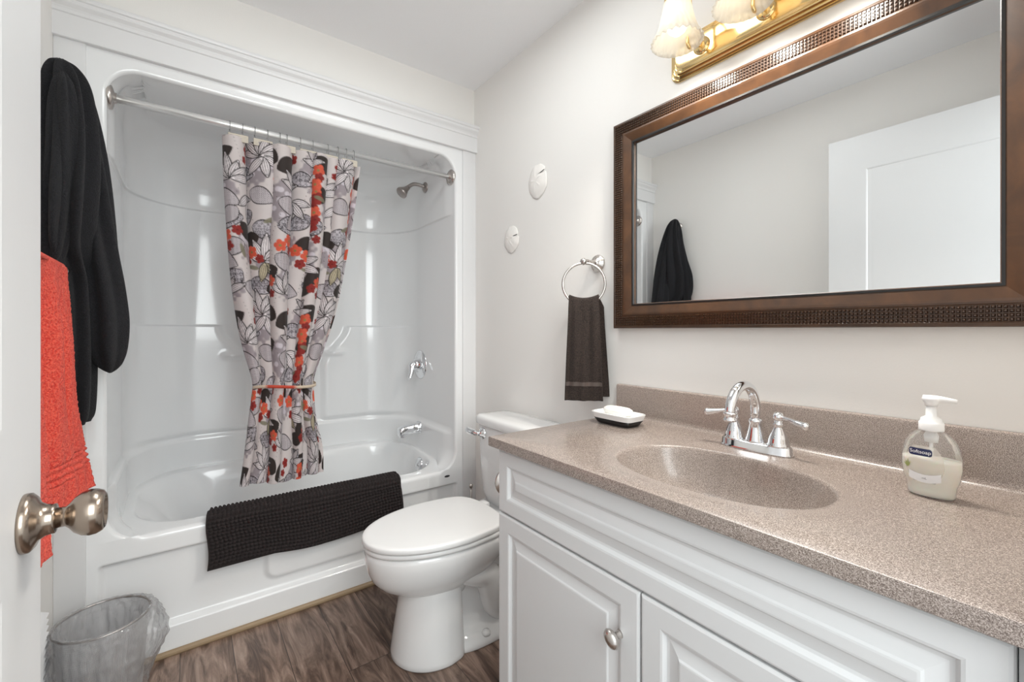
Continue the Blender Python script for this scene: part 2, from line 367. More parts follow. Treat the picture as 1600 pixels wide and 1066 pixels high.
# ------------------------------------------------------------ curtain rod, curtain, hooks
RY, RZ = 1.985, 1.912
rod = thing('curtain_rod', 'straight white metal shower curtain rod across the tub opening', 'curtain rod', (.44, RY, RZ))
MB().tube([(AX0+.004, RY, RZ), (.5, RY, RZ), (.5001, RY, RZ), (AX1-.004, RY, RZ)], [.0135, .0135, .012, .012], 18).out('rod', M['alu'], rod)
for x, s in ((AX0-.002, 1), (AX1+.002, -1)):
    MB().lathe([(0, 0), (.038, 0), (.040, .004), (.038, .012), (.027, .016), (.018, .018), (.017, .024), (0, .024)], (x, RY, RZ), (s, 0, 0), 32).out('end_flange', M['nickel'], rod)
# ---- printed cloth pattern, painted by code into a colour attribute
def make_pattern(TW=.43, TH=.62, res=700):
    W_ = int(TW*res); H_ = int(TH*res)
    yy, xx = np.mgrid[0:H_, 0:W_]; xx = xx/res; yy = yy/res
    base = arr(*lin(208, 199, 198)); img = np.ones((H_, W_, 3))*base
    prn = np.random.default_rng(3)
    def wrap(dx, T): return (dx+T/2) % T-T/2
    def put(mask, col, a=1.0):
        mk = np.clip(mask, 0, 1)[..., None]*a; img[:] = img*(1-mk)+np.array(col)*mk
    # lilac ground patches with pale blossoms
    for cx, cy, r in ((.07, .10, .07), (.28, .24, .085), (.40, .42, .06), (.13, .45, .075), (.30, .56, .06)):
        d = np.hypot(wrap(xx-cx, TW), wrap(yy-cy, TH)*.8); d = d+.012*np.sin(xx*170+cx*50)*np.sin(yy*150)
        put(1-sstep(r*.75, r, d), lin(148, 138, 144), .9)
        for k in range(16):
            a = prn.uniform(0, 2*PI); q = prn.uniform(0, r*.8); px, py = cx+q*math.cos(a), cy+q*math.sin(a)
            d = np.hypot(wrap(xx-px, TW), wrap(yy-py, TH)); put(1-sstep(.008, .013, d), lin(214, 206, 214), .8)
    ink = lin(38, 30, 30)
    def leaf(cx, cy, ang, ln, wd, style):
        ca, sa = math.cos(ang), math.sin(ang); dx = wrap(xx-cx, TW); dy = wrap(yy-cy, TH)
        u = (dx*ca+dy*sa)/ln; v = -dx*sa+dy*ca   # u 0..1 along
        uu = np.clip(u, 0, 1); hw = wd*np.sin(PI*uu**.85)**.8
        d = np.abs(v)-hw; d = np.where((u < 0) | (u > 1), .02, d)
        ins = 1-sstep(-.0008, .0012, d)
        if style == 'solid': put(ins, lin(46, 36, 33))
        else:
            if style == 'petal': put(ins, lin(232, 224, 226))
            if style == 'dot':
                put(ins, lin(190, 182, 186)); dd = (np.sin(xx*2*PI/.0075)*np.sin(yy*2*PI/.0075) > .45); put(ins*dd, lin(70, 60, 64), .85)
            if style == 'lace':
                put(ins, lin(190, 184, 190)); dd = (np.sin(xx*640+3*np.sin(yy*260))*np.sin(yy*590+3*np.sin(xx*310)) > .1); put(ins*dd, lin(52, 44, 50), .95)
            if style == 'gold': put(ins, lin(190, 178, 150))
            if style in ('petal', 'gold'):
                for f in (-.5, 0, .5): put(ins*(1-sstep(0.0007, .0018, np.abs(v-f*hw)))*(uu > .12)*(uu < .9), ink, .8)
            put((1-sstep(.0012, .0030, np.abs(d))), ink)
    def burst(cx, cy, n, ln, wd, a0, spread, style='petal'):
        for k in range(n): leaf(cx, cy, a0+spread*k/max(1, n-1), ln*(.85+.3*((k*7) % 3)/2), wd, style)
    def line(pts, wdt=.0013, col=ink):
        P = smooth_path([(x, y, 0) for x, y in pts], 40)
        for p in P:
            d = np.hypot(wrap(xx-p.x, TW), wrap(yy-p.y, TH)); put(1-sstep(wdt*.6, wdt*1.4, d), col)
    def flower(cx, cy, r, col, ctr):
        dx = wrap(xx-cx, TW); dy = wrap(yy-cy, TH); d = np.hypot(dx, dy); a = np.arctan2(dy, dx)
        rr_ = r*(.66+.34*np.abs(np.cos(2.5*a+cx*90))**.6); put(1-sstep(-.001, .001, d-rr_), col)
        put((1-sstep(.0, .0012, np.abs(d-rr_*.55)))*1.0, tuple(np.array(col)*.55), .6)
        put(1-sstep(r*.16, r*.26, d), ctr)
    line([(.02, .0), (.05, .12), (.03, .24), (.08, .36), (.05, .50), (.02, .62)], .0015)
    line([(.24, .0), (.21, .13), (.26, .27), (.22, .40), (.25, .52), (.24, .62)], .0015)
    line([(.34, .02), (.37, .15), (.33, .29), (.38, .42), (.35, .60)], .0013)
    for a in [(.24, .08, -2.6, .10, .034, 'solid'), (.24, .11, -.5, .11, .036, 'solid'), (.23, .17, 2.8, .10, .036, 'solid'), (.25, .23, .3, .115, .036, 'dot'), (.22, .31, 2.9, .11, .032, 'lace'),
              (.25, .335, -.2, .125, .037, 'lace'), (.05, .20, .4, .10, .034, 'dot'), (.06, .28, 2.6, .10, .032, 'lace'), (.06, .34, .2, .115, .037, 'lace'), (.09, .38, 2.9, .09, .03, 'solid'),
              (.35, .28, 2.4, .09, .03, 'dot'), (.36, .33, .9, .09, .03, 'solid'), (.37, .41, 2.8, .12, .034, 'dot'), (.24, .45, .5, .11, .034, 'dot'), (.25, .50, 2.7, .11, .036, 'solid'),
              (.04, .555, .3, .11, .034, 'lace'), (.35, .52, 2.5, .10, .032, 'lace'), (.35, .57, .3, .11, .033, 'dot'), (.11, .59, -.3, .09, .03, 'solid'), (.40, .12, .2, .10, .03, 'lace'), (.16, .02, 2.8, .09, .03, 'lace')]: leaf(*a)
    burst(.09, .065, 6, .095, .015, -2.9, 2.7); burst(.10, .07, 3, .08, .016, .4, 1.9)
    burst(.33, .175, 6, .092, .015, -2.8, 2.6); burst(.11, .475, 6, .10, .017, -2.7, 3.0); burst(.11, .48, 2, .08, .016, .9, .9, 'gold')
    burst(.41, .22, 4, .09, .016, .2, 2.2); burst(.28, .60, 5, .085, .014, -2.6, 2.2)
    org = lin(212, 88, 62); rd = lin(140, 36, 30); ol = lin(140, 120, 70)
    for k in range(9):
        cx = .170+.008*math.sin(k*2.1); cy = .085+.029*k
        flower(cx, cy, .027 if k % 2 == 0 else .021, org if k in (0, 2, 3, 6) else rd, ol if k in (0, 2, 3, 6) else lin(110, 20, 18))
    for cx, cy, r, cc in ((.30, .385, .026, org), (.345, .365, .020, rd), (.26, .41, .025, org), (.31, .425, .021, rd), (.01, .42, .026, org), (.055, .44, .026, org), (.03, .475, .022, rd), (.09, .465, .019, rd),
                         (.40, .05, .022, rd), (.385, .09, .016, rd), (.19, .37, .019, rd), (.215, .55, .024, org), (.185, .575, .020, rd), (.22, .60, .018, rd)): flower(cx, cy, r, cc, ol if cc is org else lin(110, 20, 18))
    for cx, cy, an in ((.19, .20, .3), (.13, .31, 2.6), (.36, .44, 1.3), (.06, .50, .2)):
        ca, sa = math.cos(an), math.sin(an); dx = wrap(xx-cx, TW); dy = wrap(yy-cy, TH); u = dx*ca+dy*sa; v = -dx*sa+dy*ca
        put(1-sstep(.8, 1.1, np.hypot(u/.028, v/.009)), lin(122, 118, 96), .9)
    return img, TW, TH, res
IMG, TW, TH, RES = make_pattern()
def sample(sx, ty):
    fx = (np.asarray(sx) % TW)*RES-.5; fy = (np.asarray(ty) % TH)*RES-.5
    H_, W_ = IMG.shape[:2]; x0 = np.floor(fx).astype(int); y0 = np.floor(fy).astype(int); ax = (fx-x0)[..., None]; ay = (fy-y0)[..., None]
    g = lambda y, x: IMG[y % H_, x % W_]
    return (g(y0, x0)*(1-ax)+g(y0, x0+1)*ax)*(1-ay)+(g(y0+1, x0)*(1-ax)+g(y0+1, x0+1)*ax)*ay
m = M['curtain'] = mat('printed_curtain', (.7, .7, .7), .75, Sheen_Weight=.1)
at = N(m, 'ShaderNodeVertexColor'); at.layer_name = 'print'; L(m, at.outputs[0], B(m).inputs['Base Color'])
m.node_tree.nodes['Principled BSDF'].inputs['Subsurface Weight'].default_value = 0.0
tr = N(m, 'ShaderNodeBsdfTranslucent'); L(m, at.outputs[0], tr.inputs[0]); ms = N(m, 'ShaderNodeMixShader'); ms.inputs[0].default_value = .22
L(m, B(m).outputs[0], ms.inputs[1]); L(m, tr.outputs[0], ms.inputs[2]); L(m, ms.outputs[0], m.node_tree.nodes['Material Output'].inputs[0])
cur = thing('shower_curtain', 'floral printed shower curtain in grey, brown and coral, tied at the waist', 'shower curtain', (.38, 2.0, .5))
NU, NV = 520, 600
zt, zb, ztie = 1.865, .508, .902
def interp(x, xs, ys):
    return np.interp(x, xs, ys)
def cubic(x, xs, ys):
    P = smooth_path([(a, b_, 0) for a, b_ in zip(xs, ys)], 200); return np.interp(x, [p.x for p in P], [p.y for p in P])
vv = np.linspace(0, 1, NV); zrow = zt+(zb-zt)*vv
zk = [.50, .62, .75, .86, .902, .945, 1.05, 1.2, 1.4, 1.65, 1.87]
lft = np.interp(zrow, *[list(q) for q in zip(*[(p.x, p.y) for p in smooth_path([(z, x, 0) for z, x in zip(zk, [.170, .186, .202, .214, .218, .214, .190, .165, .142, .125, .118])], 200)])])
rgt = np.interp(zrow, *[list(q) for q in zip(*[(p.x, p.y) for p in smooth_path([(z, x, 0) for z, x in zip(zk, [.487, .482, .455, .445, .443, .450, .485, .530, .568, .606, .632])], 200)])])
uu = np.linspace(0, 1, NU); cloth = 1.24
wob = .035*np.sin(uu*7.1+1)+.02*np.sin(uu*17+.4)
ph = 2*PI*(7.5*(uu+wob))
Pc = np.zeros((NV, NU, 3)); Scl = np.zeros((NV, NU))
edgefade = sstep(0, .03, uu)*(1-sstep(.97, 1, uu))
for j in range(NV):
    z = zrow[j]; wtie = math.exp(-((z-ztie)/.16)**2)
    amp = (.045-.019*wtie)*(1 if z > ztie else .85+.15*math.cos((ztie-z)*8))
    low = float(sstep(ztie-.05, ztie-.35, -z*0+z)) if False else 1-float(sstep(ztie-.35, ztie-.03, z))
    f1 = np.sin(ph+.5*math.sin(z*3.1)+.25*np.sin(z*9+uu*6)); f2 = np.sin(ph*.5+1.3+z*1.1)
    yd = amp*(f1*(.8-.35*low)+.35*f2+ .25*low*np.sin(uu*9+1))
    bulge = -.018*np.sin(PI*uu)*(1+.8*wtie)
    xb = lft[j]+(rgt[j]-lft[j])*uu
    xo = .55*amp*np.cos(ph+.5*math.sin(z*3.1))*edgefade*(.9-.4*low)
    Pc[j, :, 0] = xb+xo; Pc[j, :, 1] = 2.012+.02*(1-vv[j])*-1+.03*vv[j]+yd*edgefade+bulge
    zz_ = z+.0*uu
    if j > NV*.8: zz_ = zz_+(j/NV-.8)*(.02*np.sin(uu*9)-.012*uu)
    Pc[j, :, 2] = zz_
s_ = np.cumsum(np.concatenate([[0], np.hypot(np.diff(Pc[60, :, 0]), np.diff(Pc[60, :, 1]))])); s_ = s_/s_[-1]*1.28
cb = MB(); cb.grid(Pc); cm_ = cb.out('cloth', M['curtain'], cur)
colr = np.ones((NV, NU, 4)); colr[..., :3] = sample(np.broadcast_to(s_+.27, (NV, NU)), (zt-zrow)[:, None]+.012+0*uu)
ca_ = cm_.data.color_attributes.new('print', 'FLOAT_COLOR', 'POINT'); ca_.data.foreach_set('color', colr.reshape(-1).astype(np.float32))
# pleated beige header tape
m = M['tape'] = mat('header_tape', lin(196, 186, 172), .8)
wv = N(m, 'ShaderNodeTexWave', bands_direction='Z'); wv.inputs['Scale'].default_value = 60; L(m, coords(m), wv.inputs['Vector'])
L(m, ramp(m, wv.outputs[0], [(.2, lin(150, 140, 128)), (.6, lin(214, 206, 192))]), B(m).inputs['Base Color'])
hook_x = [.135, .177, .218, .262, .306, .331, .381, .429, .490, .531, .566, .598]
for k in range(6):
    xa = .128+k*.083; b = MB(); n_ = 10
    b.box(xa, xa+.066, 1.960, 1.966, zt-.016, zt+.012, .002); b.out('header_tape', M['tape'], cur, label='beige ribbed header tape', smooth='auto')
# tie band
band = []
for i in range(41):
    t = PI+PI*i/40 if False else 2*PI*i/40; band.append((.330+.115*math.cos(t), 2.005+.060*math.sin(t), ztie+.006*math.sin(t*2)))
b = MB(); R = []
for z0, k in ((-.006, 1), (-.006, 1.02), (.006, 1.02), (.006, 1)):
    R.append([(.330+(x-.330)*k, 2.005+(y-2.005)*k, z+z0) for x, y, z in band[:-1]])
b.grid(R, closed_u=True); tb = b.out('tie_band', M['curtain'], cur, label='narrow tie band of the same floral print')
nv_ = len(tb.data.vertices); cc = np.ones((nv_, 4)); th_ = np.array([v.co.x for v in tb.data.vertices])
cc[:, :3] = np.where((th_ < .02)[:, None] & (th_ > -.08)[:, None], arr(*lin(190, 70, 50)), arr(*lin(206, 190, 170)))
ca_ = tb.data.color_attributes.new('print', 'FLOAT_COLOR', 'POINT'); ca_.data.foreach_set('color', cc.reshape(-1).astype(np.float32))
hk = [(0, -.003, -.062), (0, -.012, -.050), (0, -.014, -.03), (0, -.0155, -.005), (0, -.012, .010), (0, 0, .0165), (0, .012, .010), (0, .0155, -.004), (0, .013, -.016)]
b = MB(); b.tube(smooth_path(hk, 26), .0011, 6)
hook0 = finish('curtain_hook', b.v, b.f, mat('hook_wire', (.25, .25, .25), .3, 1.0), None, origin=(0, 0, 0))
hook0['category'] = 'curtain hook'
names = ['first', 'second', 'third', 'fourth', 'fifth', 'sixth', 'seventh', 'eighth', 'ninth', 'tenth', 'eleventh', 'last']
for i, x in enumerate(hook_x):
    o = hook0 if i == 0 else hook0.copy()
    if i: COL.objects.link(o)
    o.location = (x, RY, RZ+.0); o['category'] = 'curtain hook'; o['group'] = 'wire hooks on the curtain rod'
    o['label'] = f'thin wire curtain hook over the rod, {names[i]} of twelve counted from the left'

# ------------------------------------------------------------ bath mat over the rim
def drape_path():
    pts = [(1.918, .262), (1.924, .30), (1.929, .35), (1.931, .40), (1.931, .425), (1.936, .441), (1.948, .448), (1.965, .450), (1.985, .449), (2.004, .444), (2.016, .430), (2.026, .40), (2.034, .36), (2.040, .31)]
    P = smooth_path([(0, y, z) for y, z in pts], 400); d = np.cumsum([0]+[(P[i+1]-P[i]).length for i in range(len(P)-1)])
    return d, np.array([(p.y, p.z) for p in P])
d_, q_ = drape_path(); nl = 190; nw = 340
ss = np.linspace(0, d_[-1], nl); yc = np.interp(ss, d_, q_[:, 0]); zc = np.interp(ss, d_, q_[:, 1])
ty = np.gradient(yc); tz = np.gradient(zc); tn = np.hypot(ty, tz); ny = -tz/tn; nz = ty/tn   # outward normal
xs = np.linspace(.062, .800, nw); P = np.zeros((nl, nw, 3))
pit = .0135
for j in range(nl):
    for_x = xs+.0
    rowi = ss[j]/pit; wav = .35*np.sin(xs*31+rowi*.9)+.25*np.sin(xs*13+2)
    bmp = np.abs(np.sin(PI*(rowi+.12*wav)))**.6*np.abs(np.sin(PI*(xs/pit+.15*math.sin(rowi*1.7))))**.6
    edge = sstep(0, .012, xs-xs[0])*sstep(0, .012, xs[-1]-xs)*float(sstep(0, .01, ss[j]))
    h = .005+.012*bmp*edge+.002*wav*.5
    front = 1-float(sstep(.12, .18, ss[j])); bil = front*(.006*np.sin(xs*17+1.0)+.005*np.sin(xs*8))
    sl = -.010*front*(xs-.43)/.37*0
    hang = 1-ss[j]/ss[-1]
    P[j, :, 0] = xs+.004*math.sin(ss[j]*30)*(1 if True else 0)
    P[j, :, 1] = yc[j]+ny[j]*(-h)*-1*-1-(np.abs(bil)) if False else yc[j]-abs(1)*0+ny[j]*h*1.0-np.maximum(bil, 0)*front
    P[j, :, 2] = zc[j]+nz[j]*h+front*hang*.012*np.sin(xs*9+.5)
P[:, :, 1] = np.where(P[:, :, 1] > 3, 1.9, P[:, :, 1])
bt = P.copy(); 
b = MB(); b.grid(P)
back = np.zeros((nl, 2, 3))
under = np.stack([np.column_stack([xs*0+x, 0*xs, 0*xs]) for x in [0]])
U = P.copy()
for j in range(nl): U[j, :, 1] = yc[j]; U[j, :, 2] = zc[j]
b.grid(U[:, ::6][:, :], flip=True)
U = U
# side binding strips close the thickness
for k in (0, -1): b.grid(np.stack([P[:, k], U[:, k]], 1), flip=(k == 0))
b.grid(np.stack([P[0], U[0]], 1), flip=False)
bm_o = b.out('bath_mat', M['mat'], None, label='dark brown chenille bath mat draped over the bathtub rim', cat='bath mat')

# ------------------------------------------------------------ toilet
TY = 1.44
toi = thing('toilet', 'white two-piece toilet with elongated closed lid between bathtub and vanity', 'toilet', (.85, TY, 0))
def egg(xf, xb, hw, z, n=96, e=2.05, sq=7, xm=None):
    xm = xm if xm is not None else xf+(xb-xf)*.60; r = []
    for i in range(n):
        t = 2*PI*i/n; ct, st = math.cos(t), math.sin(t)
        if ct < 0: x = xm-(xm-xf)*abs(ct)**(2/e); y = math.copysign(abs(st)**(2/e), st)*hw
        else: x = xm+(xb-xm)*abs(ct)**(2/sq); y = math.copysign(abs(st)**(2/2.3), st)*hw*(1-.16*min(1, max(0, (x-xm)/(xb-xm)))**1.5)
        r.append((x, TY+y, z))
    return r
b = MB(); b.loft([egg(.480, .975, .176, .398), egg(.474, .978, .181, .400), egg(.472, .98, .183, .405), egg(.472, .98, .183, .413), egg(.476, .978, .180, .416)]); b.out('seat', M['seat'], toi)
b = MB(); b.loft([egg(.476, .955, .180, .4175), egg(.470, .957, .185, .419), egg(.467, .958, .187, .424), egg(.467, .958, .187, .434), egg(.4685, .957, .1855, .4375), egg(.473, .955, .182, .4395), egg(.485, .95, .172, .4405), egg(.62, .88, .06, .4410)]); b.out('lid', M['seat'], toi)
for s in (-1, 1): MB().box(.958, 1.0, TY+s*.075-.022, TY+s*.075+.022, .40, .425, .006).out('hinge', M['seat'], toi, smooth='auto')
bw = []
for xf, xb, hw, z in ((.482, 1.0, .172, .396), (.476, 1.0, .178, .390), (.474, 1.0, .180, .378), (.477, .99, .177, .355), (.484, .97, .168, .325), (.497, .94, .155, .295), (.520, .91, .138, .268), (.555, .88, .118, .245), (.60, .84, .10, .228), (.62, .82, .09, .20)): bw.append(egg(xf, xb, hw, z))
b = MB(); b.loft(bw, flip=True); b.out('bowl', M['china'], toi)
pd = []
for xf, xb, hw, z in ((.570, .80, .135, 0), (.566, .80, .138, .006), (.567, .80, .137, .02), (.573, .80, .130, .06), (.582, .80, .121, .12), (.592, .80, .113, .18), (.598, .80, .110, .225), (.60, .80, .108, .25), (.61, .80, .10, .28)): pd.append(egg(xf, xb, hw, z, sq=7, xm=.72))
b = MB(); b.loft(pd); b.out('pedestal', M['china'], toi)
b = MB(); b.loft([superell(.93, TY, .20, .128, 0, 64, 3.5), superell(.93, TY, .20, .130, .004, 64, 3.5), superell(.93, TY, .20, .127, .022, 64, 3.5), superell(.93, TY, .19, .10, .034, 64, 3.2), superell(.93, TY, .19, .075, .06, 64, 3), superell(.93, TY, .19, .066, .14, 64, 3), superell(.93, TY, .185, .074, .20, 64, 3), superell(.93, TY, .18, .10, .27, 64, 3), superell(.945, TY, .20, .125, .33, 64, 3), superell(.98, TY, .18, .15, .365, 64, 3.4), superell(1.0, TY, .18, .165, .385, 64, 3.8), superell(1.0, TY, .18, .165, .397, 64, 3.8)]); b.out('base', M['china'], toi)
for s in (-1, 1):
    pth = smooth_path([(.74, TY+s*.098, .30), (.82, TY+s*.090, .262), (.885, TY+s*.082, .235), (.915, TY+s*.078, .18), (.93, TY+s*.07, .11), (.97, TY+s*.06, .05)], 24)
    MB().tube(pth, [.035+.018*math.sin(PI*i/24) for i in range(25)], 18).out('trapway', M['china'], toi)
    MB().lathe([(.0, 0), (.016, 0), (.016, .008), (.012, .015), (0, .018)], (.875, TY+s*.107, .026), (0, 0, 1), 20).out('bolt_cap', M['china'], toi)
def rbox(cx, cy, a, b_, z, n=72, e=6): return superell(cx, cy, a, b_, z, n, e)
b = MB(); b.loft([rbox(1.115, TY, .070, .155, .392), rbox(1.115, TY, .078, .170, .398), rbox(1.113, TY, .082, .182, .43), rbox(1.110, TY, .086, .196, .55), rbox(1.108, TY, .088, .203, .70), rbox(1.108, TY, .088, .204, .722)]); b.out('tank', M['china'], toi)
b = MB(); b.loft([rbox(1.106, TY, .090, .208, .722), rbox(1.106, TY, .095, .216, .726), rbox(1.106, TY, .096, .218, .735), rbox(1.106, TY, .096, .218, .748), rbox(1.106, TY, .093, .214, .757), rbox(1.106, TY, .084, .204, .763), rbox(1.106, TY, .05, .16, .765)]); b.out('tank_lid', M['china'], toi)
lv = MB(); lv.lathe([(0, 0), (.024, 0), (.024, .006), (.014, .010), (.010, .022), (0, .022)], (1.020, TY+.135, .690), (-1, 0, 0), 20); hub = lv.out('flush_hub', M['chrome'], toi)
MB().tube(smooth_path([(.998, TY+.135, .690), (.990, TY+.150, .693), (.986, TY+.175, .694), (.984, TY+.205, .697)], 12), [.010]*4+[.0125]*9, 12).out('flush_lever', M['chrome'], hub)
# toilet brush beside it
tbz = thing('toilet_brush', 'thin metal-handled toilet brush in the gap between toilet and bathtub', 'toilet brush', (1.12, 1.84, 0))
MB().lathe([(0, 0), (.045, 0), (.045, .005), (.038, .12), (.036, .12), (.036, .01), (0, .01)], (1.12, 1.84, 0), (0, 0, 1), 28).out('holder', M['seat'], tbz)
MB().tube([(1.12, 1.84, .03), (1.12, 1.84, .10), (1.12, 1.84, .36)], .005, 12).out('handle', M['nickeld'], tbz)
MB().lathe([(0, 0), (.009, .002), (.011, .010), (.009, .018), (0, .021)], (1.12, 1.84, .358), (0, 0, 1), 16).out('knob', M['nickel'], tbz)

# ------------------------------------------------------------ vanity
VX, VY0, VY1, ZT = .683, .052, .979, .813
van = thing('vanity_cabinet', 'white bathroom vanity cabinet with raised-panel doors under the brown counter', 'vanity cabinet', (.93, .52, 0))
b = MB(); b.box(VX+.019, XR-.002, VY1-.018, VY1, .10, ZT); b.box(VX+.019, XR-.002, VY0, VY0+.018, .10, ZT); b.box(VX+.019, XR-.002, VY0+.018, VY1-.018, .10, .118); b.box(XR-.014, XR-.002, VY0+.018, VY1-.018, .118, ZT); b.box(VX+.019, VX+.035, VY0+.018, VY1-.018, .118, ZT); b.box(VX+.08, XR-.002, VY0+.01, VY1-.01, 0, .10); b.out('body', M['cab'], van, smooth=False)
b = MB(); b.box(VX+.015, 1.2, .032, VY0-.001, 0, ZT); b.out('filler_strip', M['cab'], van, smooth=False)
def panel_front(name, y0, y1, z0, z1, fr, par, label=None, deep=.008):
    # concentric loops across the front; each (inset, x)
    X = VX; th = .019
    prof = [(0, X+th), (0, X+.004), (.0015, X+.0015), (.005, X), (fr-.006, X), (fr-.002, X+.001), (fr, X+.0035), (fr+.003, X+deep), (fr+.008, X+deep+.0005), (fr+.028, X+.0035), (fr+.031, X+.001), (fr+.034, X+.0005)]
    b = MB(); R = []
    for i, x in prof: R.append([(x, y0+i, z0+i), (x, y1-i, z0+i), (x, y1-i, z1-i), (x, y0+i, z1-i)])
    b.loft(R, cap0=True, cap1=True)
    return b.out(name, M['cab'], par, smooth=False, label=label)
panel_front('false_drawer_front', VY0, VY1, .641, ZT-.006, .042, van)
ys = .5165
knob_prof = [(0, 0), (.0075, 0), (.0065, .004), (.0055, .012), (.010, .016), (.015, .021), (.0165, .026), (.0145, .031), (.008, .0345), (0, .0355)]
d1 = panel_front('door', ys+.002, VY1, .115, .636, .048, van)
d2 = panel_front('door', VY0, ys-.002, .115, .636, .048, van)
for dd, ky in ((d1, .563), (d2, .098)):
    k_ = MB(); k_.lathe(knob_prof, (VX, ky, .535), (-1, 0, 0), 28, sx=1.15, sy=.85); k_.out('knob', M['nickel'], dd, label='oval nickel knob')
# toilet paper holder on the left side
tph = thing('toilet_paper_holder', 'brushed nickel holder mounted on the vanity side facing the toilet', 'toilet paper holder', (.73, VY1, .71))
MB().lathe([(0, 0), (.040, 0), (.040, .006), (.034, .014), (.018, .019), (.010, .021), (.010, .030), (0, .031)], (.716, VY1+.001, .712), (0, 1, 0), 32).out('mount', M['nickel'], tph)
MB().tube(smooth_path([(.716, VY1+.025, .712), (.722, VY1+.035, .700), (.76, VY1+.062, .690), (.80, VY1+.062, .688), (.86, VY1+.062, .688)], 20), .006, 12).out('arm', M['nickel'], tph)

# counter with integral bowl
CX0, CY0, CY1, CZ0, CZ = .664, .031, 1.0, .8135, .84
SX, SY_, SA, SB = .884, .484, .147, .212
ctr = thing('vanity_counter', 'speckled grey-brown vanity top with integral oval sink and backsplash', 'vanity top', (.93, .52, CZ0))
n = 128
def ell(k, z, e=2.3, dx=0): return [(SX+dx+x*k*SA, SY_+y*k*SB, z) for x, y, _ in superell(0, 0, 1, 1, 0, n, e)]
def rect_ring(z, ins=0):
    r = []
    for x, y, _ in superell(0, 0, 1, 1, 0, n, 2.3):
        dx, dy = x*SA, y*SB; x0_, x1_, y0_, y1_ = CX0+ins-SX, XR-.001-SX, CY0-SY_, CY1-ins-SY_
        t = min([(x1_/dx if dx > 1e-9 else 9e9), (x0_/dx if dx < -1e-9 else 9e9), (y1_/dy if dy > 1e-9 else 9e9), (y0_/dy if dy < -1e-9 else 9e9)])
        r.append((SX+dx*t, SY_+dy*t, z))
    # snap corners
    for cx_, cy_ in ((CX0+ins, CY0), (CX0+ins, CY1-ins), (XR-.001, CY0), (XR-.001, CY1-ins)):
        i = min(range(n), key=lambda i: (r[i][0]-cx_)**2+(r[i][1]-cy_)**2); r[i] = (cx_, cy_, z)
    return r
b = MB(); b.loft([rect_ring(CZ0, .002), rect_ring(CZ0+.002, 0), rect_ring(CZ-.0035, 0), rect_ring(CZ-.001, .001), rect_ring(CZ, .0035), ell(1.24, CZ+.0), ell(1.20, CZ-.0012), ell(1.05, CZ-.0018), ell(1.015, CZ-.0022), ell(1.0, CZ-.004), ell(.985, CZ-.009), ell(.965, CZ-.02), ell(.93, CZ-.04), ell(.87, CZ-.066), ell(.78, CZ-.090), ell(.66, CZ-.108), ell(.50, CZ-.121), ell(.34, CZ-.128), ell(.14, CZ-.131)], cap0=False, cap1=True)
b.out('countertop', M['counter'], ctr, smooth='auto')
bs = [(XR-.001, .835), (1.178, .838), (1.181, .8405), (1.185, .8425), (1.1885, .848), (1.190, .856), (1.190, .938), (1.192, .943), (1.196, .945), (XR-.001, .945)]
b = MB(); b.loft([[(x, y, z) for x, z in bs] for y in (CY0, CY1-.004)], flip=True); b.out('backsplash', M['counter'], ctr, smooth='auto')
b = MB(); b.lathe([(0, 0), (.021, 0), (.022, .003), (.016, .005), (0, .004)], (SX, SY_, CZ-.131), (0, 0, 1), 28); b.out('drain', M['chrome'], ctr)
# faucet
FX, FY = 1.108, .500
fa = thing('faucet', 'chrome gooseneck faucet with two lever handles behind the oval sink', 'faucet', (FX, FY, CZ))
b = MB(); b.loft([superell(FX, FY, .026, .082, CZ, 64, 3), superell(FX, FY, .027, .083, CZ+.003, 64, 3), superell(FX, FY, .0245, .080, CZ+.006, 64, 3), superell(FX, FY, .0235, .079, CZ+.018, 64, 3), superell(FX, FY, .020, .075, CZ+.022, 64, 3)]); b.out('base', M['chrome'], fa)
bell = [(0, 0), (.024, 0), (.0245, .003), (.022, .006), (.0215, .012), (.019, .022), (.014, .034), (.0105, .042), (.0095, .047), (.0115, .049), (.0115, .052), (.009, .055), (.009, .062), (0, .062)]
pb = MB(); pb.lathe([(0, 0), (.0225, 0), (.0225, .004), (.020, .012), (.016, .030), (.0135, .045), (.0155, .048), (.0155, .053), (.012, .056), (0, .056)], (FX, FY, CZ+.020), (0, 0, 1), 32); pb.out('spout_base', M['chrome'], fa)
arc = [(FX, FY, CZ+.07), (FX, FY, CZ+.09)]+[(FX-.061+.061*math.cos(t), FY, CZ+.102+.058*math.sin(t)) for t in np.linspace(.02, PI*.97, 26)]+[(FX-.1215, FY, CZ+.103)]
g = MB(); g.tube(arc, .0115, 20); sp_ = g.out('spout', M['chrome'], fa)
MB().lathe([(0, 0), (.0125, 0), (.0145, .002), (.0145, .005), (.012, .007), (.0125, .014), (.0145, .016), (.0145, .020), (.011, .022), (0, .022)], (FX-.1215, FY, CZ+.084), (0, 0, 1), 28).out('aerator', M['chrome'], sp_)
for s in (1, -1):
    hb = MB(); hb.lathe(bell, (FX, FY+s*.051, CZ+.020), (0, 0, 1), 32); h_ = hb.out('handle', M['chrome'], fa)
    q = MB(); q.lathe([(0, -.002), (.009, 0), (.0115, .006), (.0115, .012), (.008, .018), (0, .020)], (FX, FY+s*.051, CZ+.080-.001), (0, 0, 1), 24)
    dx = -.012
    q.tube(smooth_path([(FX, FY+s*.051, CZ+.087), (FX+dx*.4, FY+s*.068, CZ+.087), (FX+dx, FY+s*.09, CZ+.083), (FX+dx*1.3, FY+s*.108, CZ+.079), (FX+dx*1.5, FY+s*.120, CZ+.078)], 22), [.0055]*4+[.0045]*4+[.0045+.0004*i for i in range(12)]+[.008, .0062, .003], 16)
    q.out('lever', M['chrome'], h_)
